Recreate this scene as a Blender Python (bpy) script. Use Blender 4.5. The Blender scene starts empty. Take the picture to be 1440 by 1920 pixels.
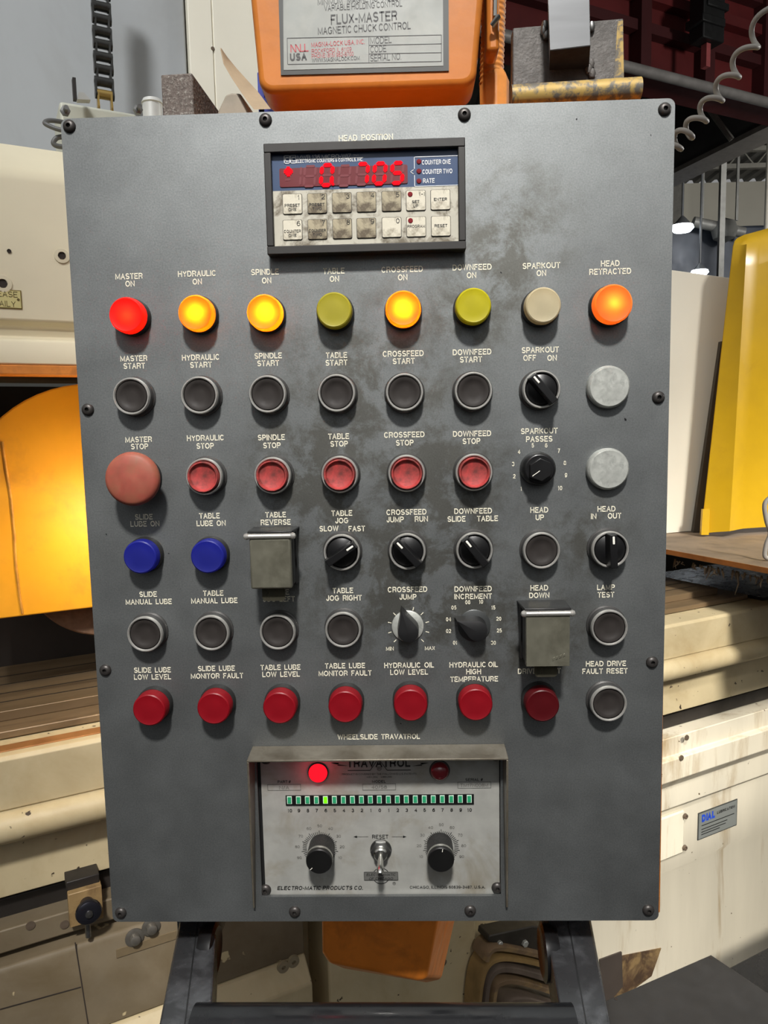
import bpy, bmesh, math, random
from mathutils import Matrix, Vector, Euler

random.seed(7)
SC = bpy.context.scene
COL = SC.collection
PI = math.pi

# ------------------------------------------------------------------ camera
F_PX = 1400.0
CAM = Vector((0.0241, -0.5616, 1.3827))
def _rot(p, r, y):
    return (Matrix.Rotation(y, 3, 'Z') @ Matrix.Rotation(p, 3, 'X') @ Matrix.Rotation(r, 3, 'Y'))
R3 = _rot(-0.1099, 0.0214, 0.0287)
cam = bpy.data.objects.new('camera', bpy.data.cameras.new('camera'))
COL.objects.link(cam)
cx, cy, cz = R3.col[0], R3.col[1], R3.col[2]
m4 = Matrix((( cx.x, cz.x, -cy.x, CAM.x), (cx.y, cz.y, -cy.y, CAM.y), (cx.z, cz.z, -cy.z, CAM.z), (0, 0, 0, 1)))
cam.matrix_world = m4
cam.data.sensor_fit = 'HORIZONTAL'
cam.data.sensor_width = 36.0
cam.data.lens = F_PX / 1440.0 * 36.0
cam.data.clip_start = 0.02
cam.data.clip_end = 100
SC.camera = cam

# ------------------------------------------------------------------ view + world + lamps
SC.view_settings.view_transform = 'Standard'
SC.view_settings.look = 'None'
SC.view_settings.exposure = 0.0
SC.view_settings.gamma = 1.0
SC.view_settings.use_curve_mapping = False

world = bpy.data.worlds.new('factory_air')
SC.world = world
world.use_nodes = True
wn, wl = world.node_tree.nodes, world.node_tree.links
wn.clear()
tc = wn.new('ShaderNodeTexCoord'); sep = wn.new('ShaderNodeSeparateXYZ'); rmp = wn.new('ShaderNodeValToRGB')
bg = wn.new('ShaderNodeBackground'); wo = wn.new('ShaderNodeOutputWorld')
wl.new(tc.outputs['Generated'], sep.inputs[0])
mr = wn.new('ShaderNodeMapRange'); mr.inputs[1].default_value = -1; mr.inputs[2].default_value = 1
wl.new(sep.outputs[2], mr.inputs[0]); wl.new(mr.outputs[0], rmp.inputs[0])
rmp.color_ramp.elements[0].position = 0.42; rmp.color_ramp.elements[0].color = (0.03, 0.03, 0.033, 1)
rmp.color_ramp.elements[1].position = 0.80; rmp.color_ramp.elements[1].color = (0.66, 0.66, 0.65, 1)
wl.new(rmp.outputs[0], bg.inputs[0]); bg.inputs[1].default_value = 0.62
wl.new(bg.outputs[0], wo.inputs[0])

def area(name, loc, target, size, power, col=(1, 1, 1), size_y=None):
    l = bpy.data.lights.new(name, 'AREA'); l.size = size; l.energy = power; l.color = col
    if size_y: l.shape = 'RECTANGLE'; l.size_y = size_y
    o = bpy.data.objects.new(name, l); COL.objects.link(o); o.location = loc
    o.rotation_euler = (Vector(target) - Vector(loc)).to_track_quat('-Z', 'Y').to_euler()
    return o
def spot(name, loc, target, power, half, blend, rad, col):
    l = bpy.data.lights.new(name, 'SPOT'); l.energy = power; l.color = col; l.spot_size = math.radians(2 * half); l.spot_blend = blend; l.shadow_soft_size = rad
    o = bpy.data.objects.new(name, l); COL.objects.link(o); o.location = loc
    o.rotation_euler = (Vector(target) - Vector(loc)).to_track_quat('-Z', 'Y').to_euler()
    return o
spot('high_bay_key_lamp', (0.06, -2.3, 3.95), (0.06, 0, 1.25), 860, 10.5, 0.85, 0.16, (1.0, 0.97, 0.93))
spot('right_bed_fill', (2.0, -2.4, 3.7), (1.02, 0.95, 0.60), 1150, 11.5, 0.6, 0.25, (1.0, 0.95, 0.86))  # unseen spot added to brighten the right side of the bed
spot('column_fill', (-1.0, -1.9, 4.4), (-0.42, 0.75, 2.05), 520, 14, 0.8, 0.25, (0.98, 0.99, 1.0))  # unseen spot added to lift the grey column at upper left
area('panel_sheen_fill', (0.2, -6.2, 5.0), (0, 0, 1.4), 4.0, 55, (0.98, 0.99, 1.0))  # unseen soft light behind the camera, added for sheen on the panel top
spot('shelf_fill', (2.0, -1.6, 4.2), (0.90, 1.2, 1.42), 420, 8.5, 0.7, 0.25, (1.0, 0.97, 0.92))  # unseen spot added to brighten the splash sheet and yellow guard
def bulb(name, loc, power, rad, col):
    l = bpy.data.lights.new(name, 'POINT'); l.energy = power; l.color = col; l.shadow_soft_size = rad
    o = bpy.data.objects.new(name, l); COL.objects.link(o); o.location = loc
bulb('hall_roof_fill', (6.5, 9.5, 4.6), 420, 0.3, (1.0, 0.98, 0.94))  # point light without a fixture, added to lift the dark roof
bulb('crane_fill', (5.0, 2.2, 3.0), 330, 0.3, (1.0, 0.98, 0.94))  # point light without a fixture, added to brighten the red girder
# ------------------------------------------------------------------ pixel measuring helpers (each with its own true depth)
def ray(x, y):
    return R3 @ Vector(((x - 720) / F_PX, 1.0, -(y - 960) / F_PX))
def pY(x, y, Y):
    r = ray(x, y); return CAM + r * ((Y - CAM.y) / r.y)
def pZ(x, y, Z):
    r = ray(x, y); return CAM + r * ((Z - CAM.z) / r.z)
def pp(x, y, h=0.0):
    """point on the console face, h metres proud of it"""
    return pY(x, y, -h)
TH = math.radians(29.4)
MX = Vector((math.cos(TH), math.sin(TH), 0)); MY = Vector((-math.sin(TH), math.cos(TH), 0)); MO = Vector((0, 0.5, 0))
def pM(x, y, yl=0.0):
    """machine-local point on the plane yl behind the machine front"""
    r = ray(x, y); t = ((MO - CAM).dot(MY) + yl) / r.dot(MY); q = CAM + r * t - MO
    return Vector((q.dot(MX), yl, q.z))
def m2w(v):
    return MO + MX * v[0] + MY * v[1] + Vector((0, 0, v[2]))

# ------------------------------------------------------------------ materials
def lin(c):
    return tuple((v / 12.92 if v <= 0.04045 else ((v + 0.055) / 1.055) ** 2.4) for v in (x / 255.0 for x in c)) + (1.0,)
MATS = {}
class NT:
    def __init__(s, m):
        m.use_nodes = True; s.n = m.node_tree.nodes; s.l = m.node_tree.links; s.n.clear()
    def new(s, t, **k):
        x = s.n.new(t)
        for a, b in k.items(): setattr(x, a, b)
        return x
    def noise(s, vec, scale, detail=4, rough=0.55, dist=0.0):
        x = s.new('ShaderNodeTexNoise'); x.inputs['Scale'].default_value = scale; x.inputs['Detail'].default_value = detail
        x.inputs['Roughness'].default_value = rough; x.inputs['Distortion'].default_value = dist
        s.l.new(vec, x.inputs['Vector']); return x.outputs['Fac']
    def ramp(s, fac, a, b, ca=(0, 0, 0, 1), cb=(1, 1, 1, 1)):
        x = s.new('ShaderNodeValToRGB'); e = x.color_ramp.elements
        e[0].position = a; e[1].position = b; e[0].color = ca; e[1].color = cb
        s.l.new(fac, x.inputs[0]); return x.outputs[0]
    def mix(s, fac, a, b):
        x = s.new('ShaderNodeMix', data_type='RGBA')
        for sock, v in ((x.inputs[0], fac), (x.inputs[6], a), (x.inputs[7], b)):
            if isinstance(v, (int, float, tuple)): sock.default_value = v
            else: s.l.new(v, sock)
        return x.outputs[2]
    def math(s, op, a, b=0.0):
        x = s.new('ShaderNodeMath', operation=op); x.use_clamp = op in ('ADD', 'MULTIPLY', 'SUBTRACT') and False
        for sock, v in ((x.inputs[0], a), (x.inputs[1], b)):
            if isinstance(v, (int, float)): sock.default_value = v
            else: s.l.new(v, sock)
        return x.outputs[0]

def mat(name, col, rough=0.5, metal=0.0, var=0.10, vscale=9.0, dirt=None, damt=0.5, dscale=5.0, dlo=0.5, dhi=0.72,
        stretch=(1, 1, 1), bump=0.0, bscale=300.0, spec=0.5, chips=None, chip_scale=60.0, chip_t=0.70, trans=0.0, coat=0.0, ior=1.45, emit=None):
    if name in MATS: return MATS[name]
    m = bpy.data.materials.new(name); MATS[name] = m
    t = NT(m)
    tcn = t.new('ShaderNodeTexCoord').outputs['Object']
    mp = t.new('ShaderNodeMapping'); mp.inputs['Scale'].default_value = stretch; t.l.new(tcn, mp.inputs[0]); v = mp.outputs[0]
    base = lin(col)
    dark = tuple(c * (1 - var * 2) for c in base[:3]) + (1,); lite = tuple(min(1, c * (1 + var)) for c in base[:3]) + (1,)
    c = t.ramp(t.noise(v, vscale, 6), 0.3, 0.7, dark, lite)
    if dirt:
        f = t.math('MULTIPLY', t.ramp(t.noise(v, dscale, 8, 0.65, 0.4), dlo, dhi), damt)
        c = t.mix(f, c, lin(dirt))
    if chips:
        f = t.ramp(t.noise(tcn, chip_scale, 3, 0.5), chip_t, chip_t + 0.02)
        c = t.mix(f, c, lin(chips))
    b = t.new('ShaderNodeBsdfPrincipled'); o = t.new('ShaderNodeOutputMaterial')
    t.l.new(c, b.inputs['Base Color']); b.inputs['Metallic'].default_value = metal
    rr = t.ramp(t.noise(v, vscale * 2.3, 4), 0.3, 0.7, (max(0, rough - 0.08),) * 3 + (1,), (min(1, rough + 0.08),) * 3 + (1,))
    t.l.new(rr, b.inputs['Roughness'])
    b.inputs['Specular IOR Level'].default_value = spec; b.inputs['IOR'].default_value = ior
    b.inputs['Transmission Weight'].default_value = trans; b.inputs['Coat Weight'].default_value = coat
    if emit:
        b.inputs['Emission Color'].default_value = lin(emit[0]); b.inputs['Emission Strength'].default_value = emit[1]
    if bump:
        bp = t.new('ShaderNodeBump'); bp.inputs['Strength'].default_value = bump; bp.inputs['Distance'].default_value = 0.001
        t.l.new(t.noise(tcn, bscale, 3), bp.inputs['Height']); t.l.new(bp.outputs[0], b.inputs['Normal'])
    t.l.new(b.outputs[0], o.inputs[0])
    return m

def panel_material():
    m = bpy.data.materials.new('hammered_grey_paint'); t = NT(m)
    v = t.new('ShaderNodeTexCoord').outputs['Object']
    fine = t.ramp(t.noise(v, 850, 2, 0.6), 0.28, 0.74, lin((113, 116, 116)), lin((130, 133, 133)))
    mid = t.ramp(t.noise(v, 22, 6, 0.65), 0.3, 0.75, (0.86, 0.86, 0.86, 1), (1.1, 1.1, 1.1, 1))
    x = t.new('ShaderNodeMix', data_type='RGBA', blend_type='MULTIPLY'); x.inputs[0].default_value = 1
    t.l.new(fine, x.inputs[6]); t.l.new(mid, x.inputs[7]); c = x.outputs[2]
    # greasy hand smears: noise, weighted to where hands go (middle of the button field and right of the counter)
    tot = None
    for (px, py, r) in ((700, 730, .105), (690, 1050, .11), (960, 430, .06), (905, 560, .05), (1090, 1010, .05), (830, 1110, .08), (560, 900, .06), (1010, 1200, .06), (880, 900, .06)):
        p = pp(px, py) - CONSOLE
        d = t.new('ShaderNodeVectorMath', operation='DISTANCE'); d.inputs[1].default_value = p; t.l.new(v, d.inputs[0])
        s = t.math('SUBTRACT', 1.0, t.math('DIVIDE', d.outputs['Value'], r)); s = t.math('MAXIMUM', s, 0.0)
        tot = s if tot is None else t.math('ADD', tot, s)
    n1 = t.ramp(t.noise(v, 34, 9, 0.72, 0.25), 0.44, 0.64)
    f = t.math('MINIMUM', t.math('MULTIPLY', t.math('MULTIPLY', n1, tot), 1.1), 0.55)
    c = t.mix(f, c, lin((70, 65, 52)))
    # a light general film of grime, small nicks
    f2 = t.math('MULTIPLY', t.ramp(t.noise(v, 7, 6, 0.6), 0.5, 0.75), 0.30)
    c = t.mix(f2, c, lin((74, 76, 78)))
    f3 = t.ramp(t.noise(v, 130, 2, 0.4), 0.775, 0.79); c = t.mix(f3, c, lin((38, 38, 40)))
    b = t.new('ShaderNodeBsdfPrincipled'); o = t.new('ShaderNodeOutputMaterial'); t.l.new(c, b.inputs['Base Color'])
    rr = t.ramp(t.noise(v, 30, 5), 0.3, 0.7, (0.49,) * 3 + (1,), (0.57,) * 3 + (1,)); t.l.new(rr, b.inputs['Roughness'])
    b.inputs['Specular IOR Level'].default_value = 0.5; b.inputs['Metallic'].default_value = 0.88
    bp = t.new('ShaderNodeBump'); bp.inputs['Strength'].default_value = 0.20; bp.inputs['Distance'].default_value = 0.0002
    t.l.new(t.noise(v, 800, 2), bp.inputs['Height']); t.l.new(bp.outputs[0], b.inputs['Normal'])
    t.l.new(b.outputs[0], o.inputs[0]); return m

def worn_print(name, col, under, amount=0.57):
    m = bpy.data.materials.new(name); t = NT(m); MATS[name] = m
    v = t.new('ShaderNodeTexCoord').outputs['Object']
    f = t.math('MULTIPLY', t.ramp(t.noise(v, 75, 6, 0.7), amount, amount + 0.14), 0.85)
    c = t.mix(f, lin(col), lin(under))
    b = t.new('ShaderNodeBsdfPrincipled'); o = t.new('ShaderNodeOutputMaterial'); t.l.new(c, b.inputs['Base Color'])
    b.inputs['Roughness'].default_value = 0.55; t.l.new(b.outputs[0], o.inputs[0]); return m

def lens_material(name, col, tcol):
    """coloured frosted lens: diffuse + translucent so that the bulb behind it shows through"""
    m = bpy.data.materials.new(name); MATS[name] = m; t = NT(m)
    v = t.new('ShaderNodeTexCoord').outputs['Object']
    base = lin(col); c = t.ramp(t.noise(v, 90, 5), 0.3, 0.7, tuple(x * 0.85 for x in base[:3]) + (1,), base)
    d = t.new('ShaderNodeBsdfPrincipled'); t.l.new(c, d.inputs['Base Color']); d.inputs['Roughness'].default_value = 0.42
    tr = t.new('ShaderNodeBsdfTranslucent'); tr.inputs[0].default_value = lin(tcol)
    mx = t.new('ShaderNodeMixShader'); mx.inputs[0].default_value = 0.5; o = t.new('ShaderNodeOutputMaterial')
    t.l.new(d.outputs[0], mx.inputs[1]); t.l.new(tr.outputs[0], mx.inputs[2]); t.l.new(mx.outputs[0], o.inputs[0]); return m

def emission(name, col, strength):
    if name in MATS: return MATS[name]
    m = bpy.data.materials.new(name); MATS[name] = m; t = NT(m)
    e = t.new('ShaderNodeEmission'); e.inputs[0].default_value = lin(col); e.inputs[1].default_value = strength
    o = t.new('ShaderNodeOutputMaterial'); t.l.new(e.outputs[0], o.inputs[0]); return m

# ------------------------------------------------------------------ mesh building
class MB:
    def __init__(s): s.v = []; s.f = []; s.mi = []; s.mats = []; s.cur = 0
    def use(s, m):
        if m not in s.mats: s.mats.append(m)
        s.cur = s.mats.index(m); return s
    def add(s, vs, fs):
        o = len(s.v); s.v += [Vector(p) for p in vs]
        for f in fs: s.f.append(tuple(i + o for i in f)); s.mi.append(s.cur)
        return s
    def box(s, x0, x1, y0, y1, z0, z1):
        return s.hexa([(x0, y0, z0), (x1, y0, z0), (x1, y1, z0), (x0, y1, z0), (x0, y0, z1), (x1, y0, z1), (x1, y1, z1), (x0, y1, z1)])
    def hexa(s, p):
        return s.add(p, [(3, 2, 1, 0), (4, 5, 6, 7), (0, 1, 5, 4), (1, 2, 6, 5), (2, 3, 7, 6), (3, 0, 4, 7)])
    def prism(s, poly, f3, d):
        """poly: 2-D outline, f3 maps (a,b)->Vector, d: extrusion Vector"""
        n = len(poly); a = [f3(*p) for p in poly]; b = [q + Vector(d) for q in a]
        return s.add(a + b, [tuple(range(n))[::-1], tuple(range(n, 2 * n))] + [(i, (i + 1) % n, n + (i + 1) % n, n + i) for i in range(n)])
    def profile_x(s, prof, x0, x1, nseg=1):
        n = len(prof); vs = []
        for k in range(nseg + 1):
            x = x0 + (x1 - x0) * k / nseg; vs += [(x, p[0], p[1]) for p in prof]
        fs = [tuple(range(n)), tuple(range(nseg * n, nseg * n + n))[::-1]]
        for k in range(nseg):
            fs += [(k * n + i, (k + 1) * n + i, (k + 1) * n + (i + 1) % n, k * n + (i + 1) % n) for i in range(n)]
        return s.add(vs, fs)
    def lathe(s, prof, c=(0, 0, 0), n=40, axis='-Y', cap0=False, cap1=False, scale=(1, 1)):
        """prof: (r,h) list, h grows along axis"""
        c = Vector(c); vs = []
        ax = {'-Y': (Vector((1, 0, 0)), Vector((0, 0, 1)), Vector((0, -1, 0))), 'Z': (Vector((1, 0, 0)), Vector((0, 1, 0)), Vector((0, 0, 1))),
              'X': (Vector((0, 1, 0)), Vector((0, 0, 1)), Vector((1, 0, 0)))}[axis] if isinstance(axis, str) else axis
        for r, h in prof:
            for k in range(n):
                a = 2 * PI * k / n; vs.append(c + ax[0] * (r * math.cos(a) * scale[0]) + ax[1] * (r * math.sin(a) * scale[1]) + ax[2] * h)
        fs = []
        for j in range(len(prof) - 1):
            for k in range(n):
                k2 = (k + 1) % n; fs.append((j * n + k, j * n + k2, (j + 1) * n + k2, (j + 1) * n + k))
        if prof[-1][0] < .0007: cap1 = True
        if prof[0][0] < .0007: cap0 = True
        if cap0: fs.append(tuple(range(n))[::-1])
        if cap1: fs.append(tuple(range((len(prof) - 1) * n, len(prof) * n)))
        return s.add(vs, fs)
    def tube(s, pts, r, n=10, caps=True, squash=1.0):
        pts = [Vector(p) for p in pts]; vs = []; up = None
        rs = r if isinstance(r, (list, tuple)) else [r] * len(pts)
        for i, p in enumerate(pts):
            d = (pts[min(i + 1, len(pts) - 1)] - pts[max(i - 1, 0)]).normalized()
            if up is None:
                up = Vector((0, 0, 1)) if abs(d.z) < 0.9 else Vector((1, 0, 0))
            sd = d.cross(up).normalized(); up = sd.cross(d).normalized()
            for k in range(n):
                a = 2 * PI * k / n; vs.append(p + sd * (math.cos(a) * rs[i]) + up * (math.sin(a) * rs[i] * squash))
        fs = []
        for i in range(len(pts) - 1):
            for k in range(n):
                k2 = (k + 1) % n; fs.append((i * n + k, i * n + k2, (i + 1) * n + k2, (i + 1) * n + k))
        if caps: fs += [tuple(range(n))[::-1], tuple(range((len(pts) - 1) * n, len(pts) * n))]
        return s.add(vs, fs)
    def flat(s, poly, f3):
        return s.add([f3(*p) for p in poly], [tuple(range(len(poly)))])
    def text(s, string, size, f3, align='C', sx=1.0, bold=0.0, shear=0.0, width=None):
        vs, fs = text_mesh(string, bold, shear)
        xs = [p[0] for p in vs]; w = max(xs) - min(xs); x0 = min(xs)
        if width: sx = width / (w * size)
        k = {'C': 0.5, 'L': 0.0, 'R': 1.0}[align]
        return s.add([f3((p[0] - x0 - w * k) * size * sx, (p[1] - 0.364) * size) for p in vs], fs)
    def build(s, name, parent=None, loc=None, bevel=0.0, segs=2, smooth=True, angle=38, recalc=True):
        loc = Vector(loc) if loc is not None else Vector((0, 0, 0))
        me = bpy.data.meshes.new(name)
        me.from_pydata([tuple(p) for p in s.v], [], s.f)
        for m in s.mats: me.materials.append(m)
        me.polygons.foreach_set('material_index', s.mi)
        if recalc:
            bm = bmesh.new(); bm.from_mesh(me); bmesh.ops.recalc_face_normals(bm, faces=bm.faces); bm.to_mesh(me); bm.free()
        if smooth:
            me.polygons.foreach_set('use_smooth', [True] * len(me.polygons)); me.set_sharp_from_angle(angle=math.radians(angle))
        me.update()
        o = bpy.data.objects.new(name, me); COL.objects.link(o); o.location = loc
        if parent: o.parent = parent
        if bevel:
            b = o.modifiers.new('soft_edges', 'BEVEL'); b.width = bevel; b.segments = segs; b.limit_method = 'ANGLE'; b.angle_limit = math.radians(40)
            b.harden_normals = False
        return o

def smooth(pts, n=6):
    pts = [Vector(p) for p in pts]; out = []
    for i in range(len(pts) - 1):
        a, b_, c, d = pts[max(i - 1, 0)], pts[i], pts[i + 1], pts[min(i + 2, len(pts) - 1)]
        for k in range(n):
            t = k / n; out.append(.5 * (2 * b_ + (c - a) * t + (2 * a - 5 * b_ + 4 * c - d) * t * t + (3 * b_ - a - 3 * c + d) * t ** 3))
    return out + [pts[-1]]
_tc = {}
# stroke lettering: every capital drawn as constant-width strokes (x, y in 0..1 between stroke centres)
def _arc(cx_, cy_, rx, ry, a0, a1, n=10):
    return [(cx_ + rx * math.cos(math.radians(a0 + (a1 - a0) * k / n)), cy_ + ry * math.sin(math.radians(a0 + (a1 - a0) * k / n))) for k in range(n + 1)]
GL = {
 'A': (.92, [[(0, 0), (.5, 1), (1, 0)], [(.19, .34), (.81, .34)]]),
 'B': (.88, [[(0, .53), (.55, .53)] + _arc(.60, .765, .33, .235, -90, 90)[1:] + [(0, 1), (0, 0), (.6, 0)] + _arc(.64, .265, .36, .265, -90, 90)[1:] + [(.5, .53)]]),
 'C': (.96, [_arc(.5, .5, .5, .5, 38, 322, 22)]),
 'D': (.94, [[(0, 0), (0, 1), (.45, 1)] + _arc(.45, .5, .55, .5, 90, -90, 16)[1:] + [(0, 0)]]),
 'E': (.82, [[(1, 1), (0, 1), (0, 0), (1, 0)], [(0, .52), (.92, .52)]]),
 'F': (.76, [[(1, 1), (0, 1), (0, 0)], [(0, .50), (.88, .50)]]),
 'G': (1.0, [_arc(.5, .5, .5, .5, 42, 340, 22) + [(1, .46), (.56, .46)]]),
 'H': (.92, [[(0, 0), (0, 1)], [(1, 0), (1, 1)], [(0, .52), (1, .52)]]),
 'I': (.17, [[(0, 0), (0, 1)]]),
 'J': (.66, [[(1, 1), (1, .32)] + _arc(.5, .32, .5, .32, 0, -180, 12)[1:] + [(0, .36)]]),
 'K': (.90, [[(0, 0), (0, 1)], [(1, 1), (.02, .40)], [(.30, .58), (1, 0)]]),
 'L': (.74, [[(0, 1), (0, 0), (1, 0)]]),
 'M': (1.08, [[(0, 0), (0, 1), (.5, .08), (1, 1), (1, 0)]]),
 'N': (.92, [[(0, 0), (0, 1), (1, 0), (1, 1)]]),
 'O': (1.02, [_arc(.5, .5, .5, .5, 90, 450, 28)]),
 'P': (.84, [[(0, 0), (0, 1), (.6, 1)] + _arc(.62, .725, .38, .275, 90, -90)[1:] + [(0, .45)]]),
 'Q': (1.02, [_arc(.5, .5, .5, .5, 90, 450, 28), [(.62, .26), (1.0, -.04)]]),
 'R': (.90, [[(0, 0), (0, 1), (.6, 1)] + _arc(.62, .74, .36, .26, 90, -90)[1:] + [(0, .48)], [(.58, .48), (.80, .40), (.88, .25), (.92, .06), (1, 0)]]),
 'S': (.86, [_arc(.5, .745, .46, .255, 25, 90, 5) + _arc(.5, .745, .46, .255, 100, 245, 10) + [(.62, .475)] + _arc(.5, .255, .5, .255, 55, -90, 10) + _arc(.5, .255, .5, .255, -100, -160, 5)]),
 'T': (.82, [[(0, 1), (1, 1)], [(.5, 1), (.5, 0)]]),
 'U': (.90, [[(0, 1), (0, .36)] + _arc(.5, .36, .5, .36, 180, 360, 14)[1:] + [(1, 1)]]),
 'V': (.90, [[(0, 1), (.5, 0), (1, 1)]]),
 'W': (1.30, [[(0, 1), (.25, 0), (.5, 1), (.75, 0), (1, 1)]]),
 'X': (.88, [[(0, 0), (1, 1)], [(0, 1), (1, 0)]]),
 'Y': (.88, [[(0, 1), (.5, .45), (1, 1)], [(.5, .45), (.5, 0)]]),
 'Z': (.82, [[(0, 1), (1, 1), (0, 0), (1, 0)]]),
 '0': (.72, [_arc(.5, .5, .5, .5, 90, 450, 26)]),
 '1': (.42, [[(.0, .74), (.35, .80), (.75, 1), (.75, 0)]]),
 '2': (.72, [_arc(.5, .70, .5, .30, 170, -25, 12) + [(.75, .42), (.2, .2), (0, 0), (1, 0)]]),
 '3': (.72, [_arc(.5, .76, .45, .24, 165, -80, 12) + [(.4, .53)], [(.4, .53)] + _arc(.5, .265, .5, .265, 85, -165, 14)]),
 '4': (.76, [[(.74, 0), (.74, 1), (0, .30), (1, .30)]]),
 '5': (.72, [[(.9, 1), (.16, 1), (.04, .48)] + _arc(.5, .31, .5, .31, 130, -160, 14)]),
 '6': (.72, [_arc(.5, .31, .5, .31, 0, 360, 20), _arc(.55, .5, .55, .5, 45, 190, 12)]),
 '7': (.70, [[(0, 1), (1, 1), (.5, .45), (.32, 0)]]),
 '8': (.72, [_arc(.5, .765, .43, .235, 0, 360, 18), _arc(.5, .265, .5, .265, 0, 360, 18)]),
 '9': (.72, [_arc(.5, .69, .5, .31, 0, 360, 20), _arc(.45, .5, .55, .5, 10, -140, 12)]),
 '-': (.42, [[(0, .40), (1, .40)]]), '/': (.45, [[(0, 0), (1, 1)]]), '(': (.28, [_arc(1.2, .45, 1.2, .68, 130, 230, 8)]), ')': (.28, [_arc(-.2, .45, 1.2, .68, 50, -50, 8)]),
 '&': (.95, [[(1, 0), (.2, .72)] + _arc(.40, .81, .22, .19, 200, -20, 8) + [(.55, .6), (.15, .42)] + _arc(.36, .24, .36, .24, 150, 290, 8) + [(.75, .2), (.95, .48)]]),
 '#': (.85, [[(.18, 0), (.42, 1)], [(.58, 0), (.82, 1)], [(0, .34), (.92, .34)], [(.08, .68), (1, .68)]]),
}
def text_mesh(string, bold, shear):
    """2-D stroke lettering, cap height 0.728 of the size; returns vertices and faces"""
    key = (string, bold, shear)
    if key in _tc: return _tc[key]
    CAPH = .728; wt = (.125 + bold * 2.6); hw = wt / 2; x = 0.0; vs = []; fs = []
    def strip(pts):
        q = [pts[0]]
        for p in pts[1:]:
            if (p[0] - q[-1][0]) ** 2 + (p[1] - q[-1][1]) ** 2 > 1e-7: q.append(p)
        n = len(q); closed = n > 4 and (q[0][0] - q[-1][0]) ** 2 + (q[0][1] - q[-1][1]) ** 2 < 1e-6
        o = len(vs)
        for i in range(n):
            a = q[i - 1] if i else (q[-2] if closed else None); c = q[i + 1] if i < n - 1 else (q[1] if closed else None); p = q[i]
            def nrm(u, w):
                dx, dy = w[0] - u[0], w[1] - u[1]; L = math.hypot(dx, dy); return (-dy / L, dx / L), (dx / L, dy / L)
            if a is None: (nx, ny), d = nrm(p, c); m = (nx, ny); k = 1; px_, py_ = p[0], p[1]
            elif c is None: (nx, ny), d = nrm(a, p); m = (nx, ny); k = 1; px_, py_ = p[0], p[1]
            else:
                n1, _ = nrm(a, p); n2, _ = nrm(p, c); mx_, my_ = n1[0] + n2[0], n1[1] + n2[1]; L = math.hypot(mx_, my_)
                if L < .25: m = n1; k = 1
                else: m = (mx_ / L, my_ / L); k = min(1.55, 1 / max(.3, m[0] * n1[0] + m[1] * n1[1]))
                px_, py_ = p
            vs.append((px_ + m[0] * hw * k, py_ + m[1] * hw * k, 0)); vs.append((px_ - m[0] * hw * k, py_ - m[1] * hw * k, 0))
        for i in range(n - 1): fs.append((o + 2 * i, o + 2 * i + 1, o + 2 * i + 3, o + 2 * i + 2))
    for ch in string:
        if ch == ' ': x += .36; continue
        if ch in '.,':
            o = len(vs); vs += [(x, 0, 0), (x + wt, 0, 0), (x + wt, wt, 0), (x, wt, 0)]; fs.append((o, o + 1, o + 2, o + 3))
            if ch == ',':
                o = len(vs); vs += [(x + wt * .4, 0, 0), (x + wt, 0, 0), (x + wt * .3, -wt, 0), (x, -wt, 0)]; fs.append((o, o + 1, o + 2, o + 3))
            x += wt + .14; continue
        w, strokes = GL[ch]; iw = max(0.0, w - wt)
        for s_ in strokes:
            ext = [list(p) for p in s_]
            P = [(x + hw + p[0] * iw, hw + p[1] * (1 - wt)) for p in ext]
            # free vertical ends reach the cap line / base line
            for e, nb in ((0, 1), (-1, -2)):
                (ax_, ay_), (bx_, by_) = P[e], P[nb]
                if abs(ax_ - bx_) < .6 * abs(ay_ - by_) and (s_[e][1] in (0, 1)):
                    tgt = 0.0 if s_[e][1] == 0 else 1.0; k = (tgt - by_) / (ay_ - by_) if ay_ != by_ else 1
                    P[e] = (bx_ + (ax_ - bx_) * k, tgt)
                elif abs(ay_ - by_) < .02 and s_[e][0] in (0, 1) and len(s_) > 1:
                    P[e] = (ax_ + (hw * .9 if ax_ > bx_ else -hw * .9) * (1 if ch in 'TEFLZ472-#' else 0), ay_)
            strip(P)
        x += w + .15
    out = [((a + b_ * shear) * CAPH, b_ * CAPH, 0) for a, b_, _ in vs]
    _tc[key] = (out, fs); return out, fs

def thing(name, loc, label, cat, rz=0.0, group=None):
    o = bpy.data.objects.new(name, None); COL.objects.link(o); o.location = loc; o.rotation_euler = (0, 0, rz)
    o.empty_display_size = 0.05
    return tag(o, label, cat, group)
def tag(o, label, cat, group=None):
    o['label'] = label; o['category'] = cat
    if group: o['group'] = group
    return o
def struct(o): o['kind'] = 'structure'; return o
def lab(o, text): o['label'] = text; return o
def mthing(name, label, cat):
    return thing(name, MO, label, cat, TH)

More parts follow.
